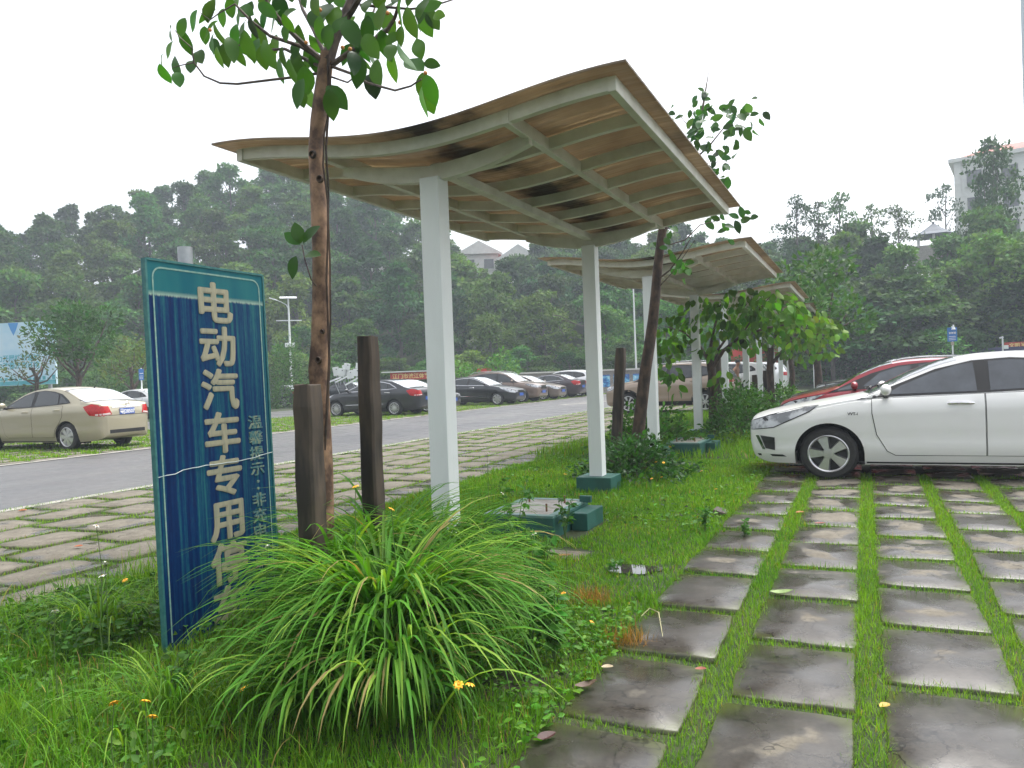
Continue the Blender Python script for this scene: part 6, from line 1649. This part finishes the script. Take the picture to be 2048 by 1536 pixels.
for i, (px, py, an, lb) in enumerate([(668, 760, 20, 'white sloping rail left below the stacked panels'), (684, 758, 25, 'white sloping rail in the middle below the stacked panels'), (703, 763, 28, 'white sloping rail right below the stacked panels')]):
    p = at_px(px, py, 51); o = MB().box((0, 0, 0), (.95, .08, .10)).build('white_rail', M['white_paint']); o.location = p; o.rotation_euler = (0, -R(an), face_rot(p.x, p.y)); MB().box((0, .06, -p.z/2), (.05, .04, p.z)).build('stand', M['metal'], o); tag(o, lb, 'rail', 'white rails beyond the cars')
# person
SK = pm('skin', (.40, .21, .13), (.36, .18, .11), 12, .55)
pp = (-4.95, 33.6, 0)
def skin(name, verts, edges, radii, mat, parent=None, sub=2):
    me = bpy.data.meshes.new(name); me.from_pydata(verts, edges, [])
    o = bpy.data.objects.new(name, me); C.objects.link(o)
    md = o.modifiers.new('skin', 'SKIN'); md.use_smooth_shade = True
    for v, r_ in zip(me.skin_vertices[0].data, radii): v.radius = (r_, r_)
    me.skin_vertices[0].data[0].use_root = True
    o.modifiers.new('sub', 'SUBSURF').render_levels = sub; o.modifiers['sub'].levels = sub
    bpy.context.view_layer.update()
    m2 = bpy.data.meshes.new_from_object(o.evaluated_get(bpy.context.evaluated_depsgraph_get()))
    bpy.data.objects.remove(o); m2.materials.clear(); m2.materials.append(mat)
    return m2
BV = [(0, 0, .92), (0, 0, 1.08), (.02, 0, 1.26), (.04, 0, 1.38), (.07, 0, 1.46), (.10, 0, 1.54), (.13, 0, 1.62), (.10, 0, 1.68),
      (.03, .17, 1.37), (-.02, .24, 1.12), (.06, .25, .90), (.03, -.17, 1.37), (-.01, -.24, 1.12), (.07, -.25, .90),
      (0, .10, .86), (.03, .11, .48), (-.02, .11, .08), (.10, .12, .03), (0, -.10, .86), (.0, -.11, .48), (-.05, -.11, .08), (.08, -.12, .03)]
BE = [(0, 1), (1, 2), (2, 3), (3, 4), (4, 5), (5, 6), (6, 7), (3, 8), (8, 9), (9, 10), (3, 11), (11, 12), (12, 13), (0, 14), (14, 15), (15, 16), (16, 17), (0, 18), (18, 19), (19, 20), (20, 21)]
BR = [.14, .13, .145, .13, .06, .075, .095, .075, .058, .042, .032, .058, .042, .032, .085, .058, .042, .04, .085, .058, .042, .04]
# hands: palm and five bent fingers each
for hidx, sy in ((10, 1), (13, -1)):
    hx, hy, hz = BV[hidx]; w0 = len(BV); BV.append((hx+.015, hy, hz-.075)); BE.append((hidx, w0)); BR.append(.026)
    for k in range(4):
        fx = hx-.02+.024*k; l_ = (.055, .07, .075, .065)[k]; i0 = len(BV)
        BV += [(fx+.006, hy, hz-.10), (fx+.012, hy-.006*sy, hz-.10-l_*.55), (fx+.014, hy-.022*sy, hz-.10-l_)]; BE += [(w0, i0), (i0, i0+1), (i0+1, i0+2)]; BR += [.010, .009, .007]
    i0 = len(BV); BV += [(hx+.055, hy-.008*sy, hz-.07), (hx+.068, hy-.012*sy, hz-.105)]; BE += [(hidx, i0), (i0, i0+1)]; BR += [.011, .009]
body = link('person', skin('person', BV, BE, BR, SK)); body.location = pp; body.rotation_euler = (0, 0, R(-15))
tag(body, 'shirtless man in dark trousers with head bowed, standing by a white column', 'person')
TV = [(0, 0, .95), (0, .10, .86), (.03, .11, .48), (-.02, .11, .10), (0, -.10, .86), (0, -.11, .48), (-.05, -.11, .10)]
link('trousers', skin('trousers', TV, [(0, 1), (1, 2), (2, 3), (0, 4), (4, 5), (5, 6)], [.155, .105, .078, .062, .105, .078, .062], pm('dark_cloth', (.02, .022, .03), (.035, .035, .045), 20, .9)), body)
MB().ball((.10, 0, 1.675), .105, 12, (1, .88, .88)).build('hair', pm('black_hair', (.012, .01, .009), rough=.6), body, smooth=True)
fm = MB().ball((.222, 0, 1.60), .018, 6).ball((.19, .085*0+.088, 1.62), .02, 6, (.6, .5, 1)).ball((.13, -.095, 1.62), .02, 6, (.6, .5, 1)); fm.build('face_detail', SK, body, smooth=True)
# pink flowering spray and bare arching branch in front of the wood
bp_ = [at_px(x, y, 52) for x, y in ((1180, 655), (1150, 648), (1120, 632), (1105, 630))]
o = MB().tube([at_px(1180, 655, 52), at_px(1150, 648, 52), at_px(1125, 640, 52), at_px(1118, 655, 52), at_px(1128, 670, 52)], .03, 6).tube(bp_+[], .03, 6).build('bare_branch', M['greybark']); tag(o, 'pale bare branch arching out of the wood beside the second column', 'branch')
# haze
hz = MB().box((0, 95, 29), (420, 330, 62)).build('haze', pm('haze_surface', (1, 1, 1)))
m = bpy.data.materials.new('haze_air'); m.use_nodes = True; n, l = m.node_tree.nodes, m.node_tree.links
n.remove(n['Principled BSDF']); pv = n.new('ShaderNodeVolumePrincipled'); pv.inputs['Color'].default_value = (.80, .90, 1.0, 1); pv.inputs['Density'].default_value = .0017; pv.inputs['Anisotropy'].default_value = .1
l.new(pv.outputs[0], n['Material Output'].inputs['Volume'])
hz.data.materials.clear(); hz.data.materials.append(m)
tag(hz, 'thin damp haze in the air over the car park and wood', 'haze', kind='stuff')
